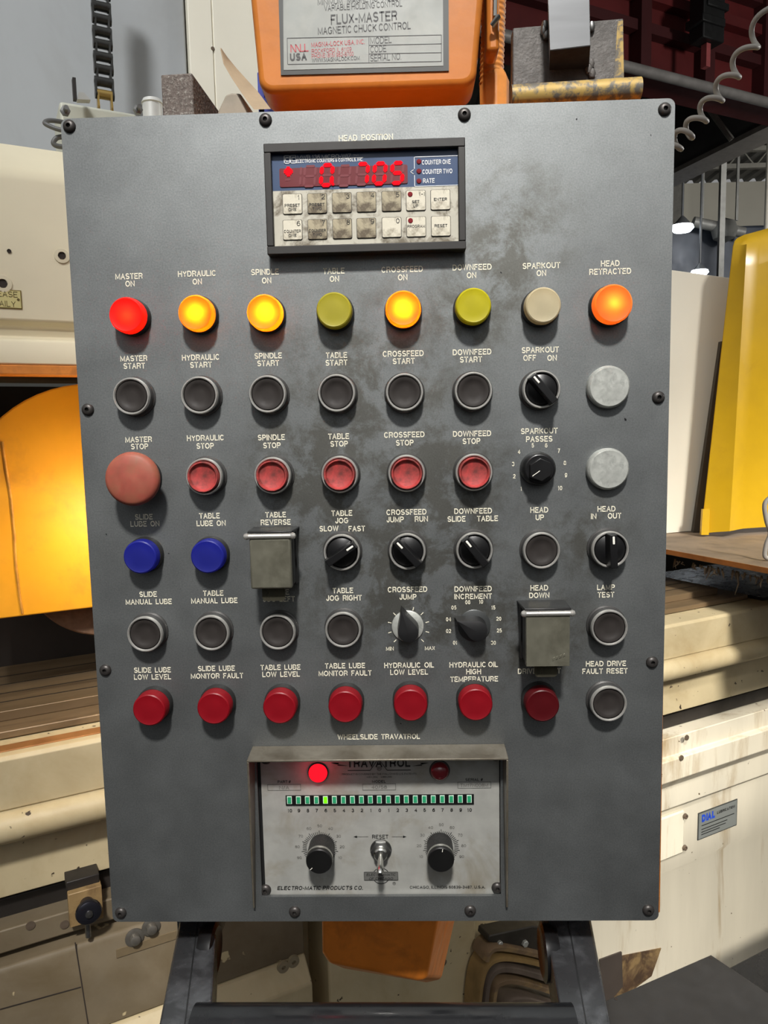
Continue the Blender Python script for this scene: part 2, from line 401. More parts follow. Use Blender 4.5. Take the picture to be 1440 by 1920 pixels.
# palette
chrome = mat('polished_chrome', (205, 205, 200), 0.18, 1.0, 0.05)
steel = mat('brushed_steel', (150, 150, 148), 0.35, 1.0, 0.10, dirt=(70, 60, 48), damt=0.5, dscale=60)
zinc = mat('dull_zinc', (182, 184, 178), 0.42, 0.45, 0.12, 120, dirt=(105, 108, 104), damt=0.6, dscale=150)
collar = mat('dark_collar', (46, 45, 45), 0.45, 0.3, 0.1)
blackp = mat('black_plastic', (26, 26, 27), 0.42, 0, 0.1)
capblack = mat('grimy_black_cap', (42, 38, 36), 0.6, 0, 0.10, 80, spec=0.3)
knobblack = mat('glossy_black_knob', (15, 15, 16), 0.32, 0, 0.05)
screwm = mat('black_oxide_screw', (66, 63, 61), 0.42, 0.6, 0.1)
whitep = mat('white_mark', (225, 222, 210), 0.5)
redcap = mat('worn_red_cap', (176, 64, 62), 0.5, 0, 0.12, 120, dirt=(84, 46, 42), damt=0.85, dscale=75, dlo=0.40, dhi=0.62)
mushcap = mat('worn_mushroom_red', (150, 74, 60), 0.6, 0, 0.12, 70, dirt=(122, 86, 62), damt=0.8, dscale=60, dlo=0.4, dhi=0.75)
orange = mat('orange_enamel', (186, 112, 44), 0.42, 0, 0.08, 20, dirt=(150, 92, 40), damt=0.45, dscale=25, chips=(90, 70, 55), chip_scale=180, chip_t=0.80, bump=0.15, bscale=120, spec=0.3)
cream = mat('cream_enamel', (190, 175, 140), 0.5, 0, 0.06, 12, dirt=(150, 126, 84), damt=0.65, dscale=9, dlo=0.45, dhi=0.8, chips=(60, 48, 36), chip_scale=75, chip_t=0.70, stretch=(1, 1, 1))
oily = mat('oily_shaded_cream', (118, 106, 86), 0.42, 0, 0.08, 12, dirt=(92, 78, 54), damt=0.8, dscale=10, dlo=0.42, dhi=0.75, chips=(190, 174, 136), chip_scale=30, chip_t=0.715)  # oil grime plus the overhang's shade, both put into the darker base
cream_clean = mat('cream_enamel_clean', (214, 204, 176), 0.5, 0, 0.04, 6)
creamstain = mat('stained_cream_enamel', (214, 206, 186), 0.55, 0, 0.05, 6, dirt=(150, 122, 76), damt=0.85, dscale=6.5, dlo=0.53, dhi=0.72, stretch=(2.2, 2.2, 0.35), chips=(90, 74, 50), chip_scale=70, chip_t=0.72)
rust = mat('oily_brown_steel', (112, 98, 84), 0.42, 0.35, 0.18, 16, dirt=(60, 44, 32), damt=0.7, dscale=22, stretch=(0.4, 1.5, 1))
darkm = mat('grimy_dark_steel', (44, 40, 37), 0.5, 0.2, 0.15, 14)
darkbrown = mat('dark_interior', (52, 44, 38), 0.8, 0, 0.15)  # plain dark brown for seams, holes and the back sheet
silver = mat('silver_face_plate', (146, 146, 141), 0.45, 0.12, 0.08, 60, dirt=(112, 104, 86), damt=0.8, dscale=22, dlo=0.5, dhi=0.75)
printblack = mat('black_print', (22, 22, 22), 0.6, 0, 0.02)

# ================================================================== setting
ROOF = 6.4
b = MB().use(mat('dark_factory_floor', (58, 56, 54), 0.7)); b.box(-6, 12, -5, 17, -0.1, 0); struct(b.build('floor'))
b = MB().use(mat('far_wall_paint', (196, 192, 178), 0.7, 0, 0.06, 0.5)); b.box(-6, 14, 16, 16.2, 0, ROOF)
b.use(mat('far_wall_column', (120, 118, 112), 0.7)); b.box(5.75, 5.95, 15.9, 16, 0, ROOF); struct(b.build('wall_back'))
deckm = mat('roof_deck_metal', (92, 92, 90), 0.6, 0.2, 0.1, 2)
b = MB().use(deckm)
prof = []
x = -6.0
while x < 14:
    prof += [(x, ROOF), (x + 0.1, ROOF), (x + 0.13, ROOF + 0.06), (x + 0.23, ROOF + 0.06)]; x += 0.26
n = len(prof)
b.add([(p[0], 2.5, p[1]) for p in prof] + [(p[0], 16.0, p[1]) for p in prof], [(i, i + 1, n + i + 1, n + i) for i in range(n - 1)])
b.box(-6, 14, 2.5, 16, ROOF + 0.07, ROOF + 0.15); struct(b.build('ceiling', smooth=False))

# ================================================================== control console
ZC = 1.30; PW, PH = 0.44, 0.622
CONSOLE = Vector((0, 0, ZC - PH / 2))
con = thing('control_console', CONSOLE, 'grey hammered-paint machine control console full of push buttons and pilot lights, orange sides', 'control panel')
def cl(p): return Vector(p) - CONSOLE

# enclosure (orange, behind the plate; a little wider low down on the right)
b = MB().use(orange)
z0, z1 = 0.004, PH - 0.004
def encl_side(xl0, xr0, xl1, xr1, za, zb_, ya=.0032, yb=.15):
    b.hexa([(xl0, ya, za), (xr0, ya, za), (xr0, yb, za), (xl0, yb, za), (xl1, ya, zb_), (xr1, ya, zb_), (xr1, yb, zb_), (xl1, yb, zb_)])
encl_side(-.214, -.211, -.216, -.213, z0, z1); encl_side(.2194, .2224, .2165, .2195, z0, z1)
encl_side(-.2139, .2223, -.2139, .2223, z0, z0 + .003, .0033); encl_side(-.2159, .2194, -.2159, .2194, z1 - .003, z1, .0033)
encl_side(-.2139, .2223, -.2159, .2194, z0 + .003, z1 - .003, .147)
b.build('enclosure', con, bevel=0.001)

def rrect(x0, x1, z0, z1, r, n=5):
    pts = []
    for cx_, cz_, a0 in ((x1 - r, z1 - r, 0), (x0 + r, z1 - r, 90), (x0 + r, z0 + r, 180), (x1 - r, z0 + r, 270)):
        for k in range(n + 1):
            a = math.radians(a0 + 90 * k / n); pts.append((cx_ + r * math.cos(a), cz_ + r * math.sin(a)))
    return pts
PANELM = panel_material()
legend_ink = worn_print('cream_legend_ink', (216, 211, 190), (120, 112, 92))
b = MB().use(PANELM)
# plate with two real cut-outs (counter and slide controller)
TX0, TX1 = pp(485, 1540).x, pp(939, 1540).x; TZ0, TZ1 = pp(712, 1681).z - ZC, pp(712, 1402).z - ZC
DX0, DX1 = pp(505, 370).x, pp(868, 370).x; DZ0, DZ1 = pp(690, 466).z - ZC, pp(690, 276).z - ZC
xs = sorted([-PW / 2, TX0, DX0, DX1, TX1, PW / 2]); zs = sorted([-PH / 2, TZ0, TZ1, DZ0, DZ1, PH / 2])
outer = rrect(-PW / 2, PW / 2, -PH / 2, PH / 2, 0.005)
def plate_bm():
    bm = bmesh.new()
    def ring(pts): 
        vs = [bm.verts.new((p[0], 0, p[1] + PH / 2)) for p in pts]
        return [bm.edges.new((vs[i], vs[(i + 1) % len(vs)])) for i in range(len(vs))]
    es = ring(outer) + ring([(TX0, TZ0), (TX1, TZ0), (TX1, TZ1), (TX0, TZ1)]) + ring([(DX0, DZ0), (DX1, DZ0), (DX1, DZ1), (DX0, DZ1)])
    bmesh.ops.triangle_fill(bm, edges=es, use_beauty=True)
    r = bmesh.ops.extrude_face_region(bm, geom=list(bm.faces))
    for g in r['geom']:
        if isinstance(g, bmesh.types.BMVert): g.co.y += 0.003
    bmesh.ops.recalc_face_normals(bm, faces=bm.faces)
    bm.verts.index_update()
    vs = [v.co.copy() for v in bm.verts]; fs = [tuple(v.index for v in f.verts) for f in bm.faces]
    bm.free(); return vs, fs
b.add(*plate_bm())
b.use(legend_ink)
def onface(px, py, h=0.00025):
    o = cl(pp(px, py)); 
    return lambda u, v: Vector((o.x + u, -h, o.z + v))
LS = 0.00590; LSX = 0.77
def legend(px, py, s, size=LS): b.text(s, size, onface(px, py), sx=LSX, bold=0.022)
LEG = [(686,258,'HEAD  POSITION'),
 (242,518,'MASTER'),(244,532,'ON'),(369,513,'HYDRAULIC'),(370,528,'ON'),(497,510,'SPINDLE'),(500,526,'ON'),(626,508,'TABLE'),(627,523,'ON'),
 (754,505,'CROSSFEED'),(755,520,'ON'),(885,501,'DOWNFEED'),(884,516,'ON'),(1015,498,'SPARKOUT'),(1015,512,'ON'),(1144,494,'HEAD'),(1144,509,'RETRACTED'),
 (251,672,'MASTER'),(252,686,'START'),(376,670,'HYDRAULIC'),(377,684,'START'),(503,667,'SPINDLE'),(503,681,'START'),(631,666,'TABLE'),(631,680,'START'),
 (756,663,'CROSSFEED'),(757,677,'START'),(885,660,'DOWNFEED'),(883,674,'START'),(1013,656,'SPARKOUT'),(993,671,'OFF'),(1035,671,'ON'),
 (260,824,'MASTER'),(262,837,'STOP'),(385,821,'HYDRAULIC'),(385,836,'STOP'),(509,820,'SPINDLE'),(510,835,'STOP'),(635,818,'TABLE'),(636,832,'STOP'),
 (758,815,'CROSSFEED'),(759,830,'STOP'),(885,813,'DOWNFEED'),(884,827,'STOP'),(1011,808,'SPARKOUT'),(1011,823,'PASSES'),
 (270,969,'SLIDE'),(272,982,'LUBE  ON'),(393,967,'TABLE'),(396,981,'LUBE  ON'),(517,965,'TABLE'),(517,979,'REVERSE'),(641,962,'TABLE'),(641,976,'JOG'),(617,991,'SLOW'),(669,991,'FAST'),
 (762,960,'CROSSFEED'),(741,974,'JUMP'),(790,973,'RUN'),(887,958,'DOWNFEED'),(856,973,'SLIDE'),(914,972,'TABLE'),(1011,956,'HEAD'),(1012,970,'UP'),(1137,954,'HEAD'),(1113,968,'IN'),(1152,967,'OUT'),
 (278,1114,'SLIDE'),(279,1128,'MANUAL  LUBE'),(400,1112,'TABLE'),(402,1126,'MANUAL  LUBE'),(523,1110,'TABLE'),(523,1123,'JOG  LEFT'),(643,1107,'TABLE'),(645,1121,'JOG  RIGHT'),
 (764,1105,'CROSSFEED'),(765,1119,'JUMP'),(887,1104,'DOWNFEED'),(887,1118,'INCREMENT'),(1011,1102,'HEAD'),(1011,1116,'DOWN'),(1136,1101,'LAMP'),(1136,1115,'TEST'),
 (286,1256,'SLIDE  LUBE'),(286,1269,'LOW  LEVEL'),(406,1253,'SLIDE  LUBE'),(407,1267,'MONITOR  FAULT'),(526,1251,'TABLE  LUBE'),(527,1264,'LOW  LEVEL'),
 (647,1248,'TABLE  LUBE'),(647,1262,'MONITOR  FAULT'),(767,1247,'HYDRAULIC  OIL'),(767,1260,'LOW  LEVEL'),(888,1246,'HYDRAULIC OIL'),(888,1259,'HIGH'),(889,1273,'TEMPERATURE'),
 (1011,1245,'HEAD'),(1011,1258,'DRIVE  FAULT'),(1136,1244,'HEAD  DRIVE'),(1134,1258,'FAULT  RESET'),(710,1381,'WHEELSLIDE  TRAVATROL')]
for q in LEG: legend(*q)
for px, py, s in ((977,916,'1'),(964,893,'2'),(962,870,'3'),(973,847,'4'),(999,835,'5'),(1024,835,'6'),(1048,845,'7'),(1059,868,'8'),(1061,891,'9'),(1050,915,'10')):
    legend(px, py, s, 0.0045)
for px, py, s in ((853,1205,'01'),(841,1183,'02'),(841,1161,'04'),(851,1139,'05'),(877,1129,'08'),(902,1128,'10'),(925,1139,'15'),(935,1160,'20'),(936,1182,'25'),(925,1205,'30'),(731,1216,'MIN'),(806,1215,'MAX')):
    legend(px, py, s, 0.0043)
for k in range(10):                     # tick ring of the crossfeed dial
    a = math.radians(225 - 30 * k); f = onface(766, 1176)
    r0, r1 = 0.0136, 0.0163; w = 0.0003
    u, v = math.cos(a), math.sin(a)
    b.flat([(u * r0 - v * w, v * r0 + u * w), (u * r1 - v * w, v * r1 + u * w), (u * r1 + v * w, v * r1 - u * w), (u * r0 + v * w, v * r0 - u * w)], f)
b.build('front_plate', con, smooth=False)

# --- screws
def screw_mesh(mb, s=1.0, c=(0, 0, 0)):
    mb.lathe([(0.0047 * s, 0), (0.0046 * s, 0.0008 * s), (0.0039 * s, 0.0019 * s), (0.0026 * s, 0.0026 * s), (0.0016 * s, 0.0027 * s)], c, 24)
    mb.lathe([(0.0016 * s, 0.0027 * s), (0.0015 * s, 0.0006 * s), (0.0001, 0.0006 * s)], c, 6)
sm = MB().use(screwm); screw_mesh(sm)
for px, py in ((128,235),(497,223),(871,213),(1248,203),(163,768),(1236,745),(196,1258),(1224,1243),(225,1714),(552,1712),(882,1710),(1217,1709)):
    sm.build('screw', con, cl(pp(px, py, 0.002)) * 1 + Vector((0, 0.002, 0)))

def at(px, py, h): 
    p = cl(pp(px, py, h)); p.y = 0; return p      # foot point on the plate of something whose front (at height h) is seen at px,py

# --- pilot lights
lensm = {
 'red_lit': lens_material('red_lens_lit', (225, 20, 16), (255, 34, 10)),
 'amber': lens_material('amber_lens', (240, 132, 16), (255, 128, 6)),
 'orange': lens_material('orange_lens', (250, 130, 50), (255, 138, 40)),
 'yellow': lens_material('yellow_lens', (204, 192, 62), (170, 160, 30)),
 'yellow2': lens_material('lime_yellow_lens', (222, 210, 36), (190, 180, 20)),
 'white': lens_material('aged_white_lens', (228, 214, 176), (200, 180, 140)),
 'blue': lens_material('blue_lens', (40, 46, 150), (40, 50, 190)),
 'red': lens_material('red_lens', (164, 18, 34), (150, 14, 24)),
 'darkred': lens_material('dark_red_lens', (96, 14, 22), (90, 8, 14)),
}
def pilot(px, py, kind, label, bulb=None, r=0.0126, h=0.0145):
    m = MB().use(collar)
    m.lathe([(r + .0012, 0), (r + .0012, .004), (r + .0006, .0065), (r - .0004, .0065), (r - .0004, .001), (0.0005, .001)], n=40)
    base = lab(m.build('pilot_light', con, at(px, py, h)), label)
    l = MB().use(lensm[kind])
    l.lathe([(r + .0004, .004), (r + .0001, h - .0016), (r - .0003, h - .0006), (r - .0011, h), (r - .0017, h - .0002), (r * .5, h), (.0004, h)], n=48)
    l.build('lens', base, angle=28)
    if bulb:
        col, e, dx, dz, dep = bulb
        L = bpy.data.lights.new('bulb', 'POINT'); L.energy = e; L.color = col; L.shadow_soft_size = 0.0015
        o = bpy.data.objects.new('bulb', L); COL.objects.link(o); o.parent = base; o.location = (dx, -(h - dep), dz)
AMB = (1.0, 0.72, 0.42)
pilot(236, 590, 'red_lit', 'glowing red pilot light under MASTER ON', ((1, .42, .25), 0.022, 0.0008, -0.0006, .0050))
pilot(366, 586, 'amber', 'glowing amber pilot light under HYDRAULIC ON', (AMB, 0.034, 0.0, 0.0, .0052))
pilot(495, 585, 'amber', 'glowing amber pilot light under SPINDLE ON', (AMB, 0.045, 0.0008, 0.0, .0055))
pilot(626, 581, 'yellow', 'unlit dull yellow pilot light under TABLE ON')
pilot(756, 578, 'amber', 'glowing amber pilot light under CROSSFEED ON', (AMB, 0.038, 0, 0, .0052))
pilot(888, 573, 'yellow2', 'unlit lime-yellow pilot light under DOWNFEED ON')
pilot(1019, 572, 'white', 'unlit yellowed white pilot light under SPARKOUT ON')
pilot(1151, 569, 'orange', 'glowing orange pilot light under HEAD RETRACTED', ((1, .6, .35), 0.012, 0.0005, 0.0005, .0050), r=0.0135)
pilot(262, 1045, 'blue', 'unlit blue pilot light under SLIDE LUBE ON')
pilot(388.5, 1044, 'blue', 'unlit blue pilot light under TABLE LUBE ON')
for px, py, k, s in ((279,1332,'red','SLIDE LUBE LOW LEVEL'),(400,1329,'red','SLIDE LUBE MONITOR FAULT'),(523.7,1328,'red','TABLE LUBE LOW LEVEL'),(646.7,1326,'red','TABLE LUBE MONITOR FAULT'),
                     (770,1323,'red','HYDRAULIC OIL LOW LEVEL'),(892.4,1322,'red','HYDRAULIC OIL HIGH TEMPERATURE'),(1017.5,1324,'darkred','DRIVE FAULT')):
    pilot(px, py, k, 'unlit %s pilot light under %s' % ('dark red' if k == 'darkred' else 'red', s), h=0.0165)

# --- push buttons
satin = mat('satin_bezel_ring', (206, 204, 198), 0.30, 0.75, 0.05)
bodym = mat('grey_bezel_body', (84, 83, 82), 0.4, 0.6, 0.1)
bez = MB().use(bodym)
bez.lathe([(.0150, 0), (.0150, .0015), (.0140, .0025), (.0138, .0085)], n=48)
bez.use(satin)
bez.lathe([(.0138, .0085), (.0137, .0103), (.0131, .0112), (.0125, .0112), (.0118, .0100)], n=48)
bez.use(blackp); bez.lathe([(.0118, .0100), (.0117, .004), (.0005, .004)], n=48)
bcap = MB().use(capblack)
bcap.lathe([(.0115, .0045), (.0115, .0095), (.0111, .0100), (.0086, .0099), (.0081, .0095), (.004, .0092), (.0003, .0091)], n=44)
rcap = MB().use(redcap)
rcap.lathe([(.0114, .0045), (.0114, .0140), (.0110, .0148), (.0104, .0148), (.0098, .0138), (.0092, .0126), (.005, .0116), (.0003, .0113)], n=40)
protos = {}
def push(px, py, s, red=False):
    o = at(px, py, 0.011)
    if 'bez' not in protos: protos['bez'] = bez.build('push_button', con, o); base = protos['bez']
    else: base = protos['bez'].copy(); COL.objects.link(base); base.location = o; base.parent = con
    lab(base, '%s push button with chrome rim under %s' % ('worn red' if red else 'black', s))
    k = 'r' if red else 'b'
    if k not in protos: protos[k] = (rcap if red else bcap).build('button_cap', base, angle=50)
    else:
        c = protos[k].copy(); COL.objects.link(c); c.parent = base
for px, py, s in ((245.3,743,'MASTER START'),(373,741,'HYDRAULIC START'),(501,739,'SPINDLE START'),(631,737,'TABLE START'),(758.5,735.5,'CROSSFEED START'),(888,733,'DOWNFEED START'),
                  (1016,1033,'HEAD UP'),(271,1190,'SLIDE MANUAL LUBE'),(395.5,1187.6,'TABLE MANUAL LUBE'),(520,1186,'TABLE JOG LEFT'),(643,1182,'TABLE JOG RIGHT'),(1143.4,1178,'LAMP TEST'),(1142,1320.6,'HEAD DRIVE FAULT RESET')):
    push(px, py, s)
for px, py, s in ((382,894,'HYDRAULIC STOP'),(510.5,892,'SPINDLE STOP'),(636.6,890,'TABLE STOP'),(762.5,888,'CROSSFEED STOP'),(889,886,'DOWNFEED STOP')):
    push(px, py, s, True)

# --- mushroom stop
m = MB().use(collar); m.lathe([(.0150, 0), (.0150, .002), (.0135, .004), (.0135, .010), (.009, .0105), (.009, .018), (.0005, .018)])
ms = lab(m.build('emergency_stop', con, at(244, 899, 0.026)), 'large worn red mushroom button under MASTER STOP')
m = MB().use(mushcap); m.lathe([(.008, .016), (.0180, .0165), (.0196, .018), (.0199, .0205), (.0192, .0235), (.0165, .0252), (.010, .0262), (.0003, .0266)], n=56)
m.build('mushroom_cap', ms, angle=60)

# --- selector switches
def selector(px, py, ang, s):
    base = bez.build('selector_switch', con, at(px, py, 0.011)); lab(base, 'black selector switch with chrome rim under ' + s)
    k = MB().use(knobblack)
    k.lathe([(.0115, .0045), (.0115, .0090), (.0108, .0097), (.0003, .0099)], n=40)
    kd = k.build('selector_dial', base, angle=50)
    h = MB().use(knobblack)
    L = .0128; w0, w1 = .0036, .0026
    h.hexa([(-L, .0, -w0), (L, .0, -w0), (L, 0, w0), (-L, 0, w0), (-L * .96, -.0105, -w1), (L * .96, -.0105, -w1), (L * .96, -.0105, w1), (-L * .96, -.0105, w1)])
    h.use(whitep); h.hexa([(L * .42, -.0100, -.0008), (L * .88, -.0100, -.0008), (L * .88, -.0100, .0008), (L * .42, -.0100, .0008), (L * .42, -.0108, -.0008), (L * .88, -.0108, -.0008), (L * .88, -.0108, .0008), (L * .42, -.0108, .0008)])
    ho = h.build('handle', base, (0, -.0095, 0), bevel=0.0009, segs=3); ho.rotation_euler = (0, -math.radians(ang), 0)
selector(1016, 730, 130, 'SPARKOUT OFF ON'); selector(640.5, 1036.5, 34, 'TABLE JOG SLOW FAST'); selector(764, 1034.7, 132, 'CROSSFEED JUMP RUN')
selector(890, 1032.8, 128, 'DOWNFEED SLIDE TABLE'); selector(1145, 1031, 92, 'HEAD IN OUT')

# --- blanking plugs
for px, py, s in ((1142.5, 725.5, 'upper bare metal blanking plug, below the HEAD RETRACTED light'), (1141.5, 879.8, 'lower bare metal blanking plug, above HEAD IN OUT')):
    m = MB().use(zinc); m.lathe([(.0154, 0), (.0156, .0035), (.0150, .0062), (.0138, .0072), (.0005, .0075)], n=44)
    lab(m.build('blanking_plug', con, at(px, py, .0065)), s)

# --- rotary knobs
m = MB().use(knobblack); m.lathe([(.0128, 0), (.0128, .003), (.0124, .009), (.0112, .0115)], n=44)
rk = lab(m.build('rotary_knob', con, at(1012, 880, .012)), 'round black rotary knob under SPARKOUT PASSES')
hexp = [(.0086 * math.cos(math.radians(a)) * (1.12 if k == 0 else 1), .0086 * math.sin(math.radians(a)) * (1.12 if k == 0 else 1)) for k, a in enumerate((215, 275, 335, 35, 95, 155))]
m = MB().use(knobblack); m.lathe([(.0112, .0115), (.0106, .0122), (.0003, .0122)], n=44)
m.prism(hexp, lambda a, c: Vector((a, -.012, c)), (0, -.006, 0))
m.use(whitep); a = math.radians(215); u = Vector((math.cos(a), 0, math.sin(a))); w = Vector((-u.z, 0, u.x)) * .00025
m.add([u * .0012 + w + Vector((0, -.0182, 0)), u * .0078 + w + Vector((0, -.0182, 0)), u * .0078 - w + Vector((0, -.0182, 0)), u * .0012 - w + Vector((0, -.0182, 0))], [(0, 1, 2, 3)])
m.build('knob_top', rk, bevel=.0005)
def pointer(px, py, ang, s, disc, rd):
    m = MB().use(disc); m.lathe([(rd, 0), (rd, .0012), (rd - .0006, .0016), (.0003, .0016)], n=44)
    base = lab(m.build('pointer_dial', con, at(px, py, .001)), s)
    pts = [(.0172, 0)] + [(-.0012 + .0082 * math.cos(math.radians(t)), .0082 * math.sin(math.radians(t))) for t in range(60, 301, 12)]
    n = len(pts); k = MB().use(mat('worn_black_pointer', (24, 24, 25), .40, 0, .1))
    lo = [(a, -.0016, c) for a, c in pts]; hi = [(a * .93, -.0150, c * .93) for a, c in pts]
    k.add(lo + hi, [tuple(range(n))] + [(i, (i + 1) % n, n + (i + 1) % n, n + i) for i in range(n)])
    ridge0, ridge1 = (.0146, -.0150, 0), (-.0080, -.0168, 0)
    o = n * 2
    k.add(hi + [(-.0012, -.0172, 0)], [(i, (i + 1) % n, n) for i in range(n)])
    ko = k.build('pointer_knob', base, bevel=0, angle=14); ko.rotation_euler = (0, -math.radians(ang), 0)
pointer(764.5, 1174, 106, 'black teardrop pointer knob on silver disc under CROSSFEED JUMP', zinc, .0122)
pointer(889, 1173, 152, 'black teardrop pointer knob on grey disc under DOWNFEED INCREMENT', mat('grey_dial_disc', (70, 72, 72), 0.4, 0.5), .0125)

# --- hinged guards
guardm = mat('scuffed_guard_metal', (120, 118, 104), 0.36, 0.55, 0.08, 60, dirt=(80, 78, 66), damt=0.6, dscale=40)
guardk = mat('black_guard_base', (34, 34, 34), 0.4, 0.3)
tabm = mat('smoky_clear_tab', (120, 116, 100), 0.25, 0, 0.05, trans=0.85, ior=1.2)
def guard(x0, x1, y0, y1, s, mark=False):
    H = .030
    a, c = cl(pp(x0, y0, H)), cl(pp(x1, y1, H)); cxx = (a.x + c.x) / 2; w = (c.x - a.x) / 2; zt, zb = a.z, c.z
    o = Vector((cxx, 0, zb)); hgt = zt - zb
    m = MB().use(guardk)
    m.box(-w - .001, w + .001, -.010, 0, -.001, hgt); m.box(-w, w, -.022, -.010, .001, hgt)
    base = lab(m.build('switch_guard', con, o, bevel=.0008), s)
    f = MB().use(guardm); f.box(-w, w, -H, -.0235, 0, hgt - .003)
    if mark: [f.hexa([(q, -H - .0004, z + 0), (q + .0016, -H - .0004, z + .001), (q + .0016, -H, z + .001), (q, -H, z), (q, -H - .0004, z + .0022), (q + .0016, -H - .0004, z + .0032), (q + .0016, -H, z + .0032), (q, -H, z + .0022)]) for q, z in ((w * .2, .004), (w * .36, .0049), (w * .52, .0058), (w * .68, .0067))]
    f.build('guard_lid', base, bevel=.0016, segs=3)
    g = MB().use(guardk); g.hexa([(-w - .0025, -.0, hgt + .0003), (w + .0025, 0, hgt + .0003), (w + .0025, 0, hgt + .0016), (-w - .0025, 0, hgt + .0016),
                                  (-w - .0012, -.0285, hgt - .001), (w + .0012, -.0285, hgt - .001), (w + .0012, -.0285, hgt + .002), (-w - .0012, -.0285, hgt + .002)])
    g.build('guard_hood', base, bevel=.0006)
    k = MB().use(satin); k.tube([(-w - .0016, -.0298, hgt - .0016), (w + .0016, -.0298, hgt - .0016)], .0019, 14); [k.lathe([(.0004, -.0024), (.0018, -.0018), (.0026, 0), (.0018, .0018), (.0004, .0024)], (q, -.0298, hgt - .0016), 12, 'X') for q in (-w - .0016, w + .0016)]
    k.build('hinge_pin', base)
    t = MB().use(tabm); t.prism(rrect(-.0085, .0085, -.0105, .004, .003, 4), lambda u, v: Vector((u, -.0225, v)), (0, .0012, 0))
    t.build('lift_tab', base)
guard(466, 548, 1002, 1104, 'grey metal hinged guard closed below TABLE REVERSE')
guard(987, 1068, 1147, 1249, 'grey metal hinged guard closed below HEAD DOWN', True)

# ================================================================== digital counter (sits in the upper cut-out)
CH = 0.011
ctl, cbr = pp(493.5, 269, CH), pp(874, 471, CH)
cx0, cx1, cz1, cz0 = ctl.x, cbr.x, ctl.z, cbr.z + .0015
CO = Vector(((cx0 + cx1) / 2, 0, cz0))
dc = thing('digital_counter', CO, 'black-framed digital counter with red 0.705 readout and two rows of keys', 'digital counter')
W2 = (cx1 - cx0) / 2; HH = cz1 - cz0
frame_m = mat('counter_bezel_plastic', (34, 32, 30), 0.5, 0, 0.08, 40)
b = MB().use(frame_m)
t = .0050; tt = .0062
for (x0, x1, z0, z1) in ((-W2, W2, HH - tt, HH), (-W2, W2, 0, .0058), (-W2, -W2 + t, .0058, HH - tt), (W2 - t, W2, .0058, HH - tt)):
    b.box(x0, x1, -CH, .0006 if False else -.0004, z0, z1)
b.box(-W2 + t, W2 - t, .0, .03, .0058, HH - tt) if False else None
b.build('bezel', dc, bevel=.0006)
FY = -.0065
blue = mat('counter_blue_overlay', (46, 66, 98), 0.4, 0, 0.05)
creamk = mat('grimy_keypad_film', (176, 172, 158), 0.5, 0, 0.06, 60, dirt=(84, 74, 56), damt=0.9, dscale=60, dlo=0.48, dhi=0.62)
keyw = mat('worn_key_film', (198, 192, 174), 0.5, 0, 0.06, 90, dirt=(92, 80, 58), damt=0.9, dscale=75, dlo=0.5, dhi=0.68)
keyd = mat('dirty_key_film', (160, 150, 124), 0.5, 0, 0.08, 90, dirt=(74, 62, 44), damt=0.95, dscale=65, dlo=0.44, dhi=0.58)
keyline = mat('key_outline', (58, 54, 48), 0.6)
def cc(px, py, h=0.0065):
    p = pp(px, py, h); return Vector((p.x - CO.x, 0, p.z - CO.z))
fx0, fx1 = -W2 + t - .0004, W2 - t + .0004; fz0, fz1 = .0055, HH - tt + .0004
zs = cc(690, 353).z
b = MB().use(creamk); b.box(fx0, fx1, FY, .020, fz0, zs)
b.use(blue); b.box(fx0, fx1, FY, .020, zs, fz1)
white_ink = worn_print('white_counter_ink', (214, 216, 216), (90, 110, 140), 0.60)
def cface(px, py, h=.0068):
    o = cc(px, py); return lambda u, v: Vector((o.x + u, -h, o.z + v))
def cw(dx): return dx * .549 / F_PX
b.use(white_ink)
b.text('MWB 136 MICRO-WIZ', .0040, cface(608, 294), width=cw(98)); b.text('TM', .0014, cface(667, 291), width=cw(9))
b.text('ELECTRONIC COUNTERS & CONTROLS, INC.', .0031, cface(618, 301), width=cw(122), bold=.02)
b.flat([(-cw(61), .0002), (cw(61), .0002), (cw(61), -.0001), (-cw(61), -.0001)], cface(618, 297.6))
def rect_line(mb, f, x0, x1, z0, z1, w):
    for q in ((x0, x1, z0, z0 + w), (x0, x1, z1 - w, z1), (x0, x0 + w, z0, z1), (x1 - w, x1, z0, z1)):
        mb.flat([(q[0], q[2]), (q[1], q[2]), (q[1], q[3]), (q[0], q[3])], f)
f = cface(544, 299); rect_line(b, f, -.0044, -.0001, -.0028, .0028, .0005); rect_line(b, f, .0001, .0044, -.0028, .0028, .0005)
for s_ in (-1, 1):
    for zz in (-.0012, 0.0012): b.flat([(s_ * .0023 - .0012, zz - .0003), (s_ * .0023 + .0012, zz - .0003), (s_ * .0023 + .0012, zz + .0003), (s_ * .0023 - .0012, zz + .0003)], f)
    b.flat([(s_ * .0023 - .0012, -.0014), (s_ * .0023 - .0007, -.0014), (s_ * .0023 - .0007, .0014), (s_ * .0023 - .0012, .0014)], f)
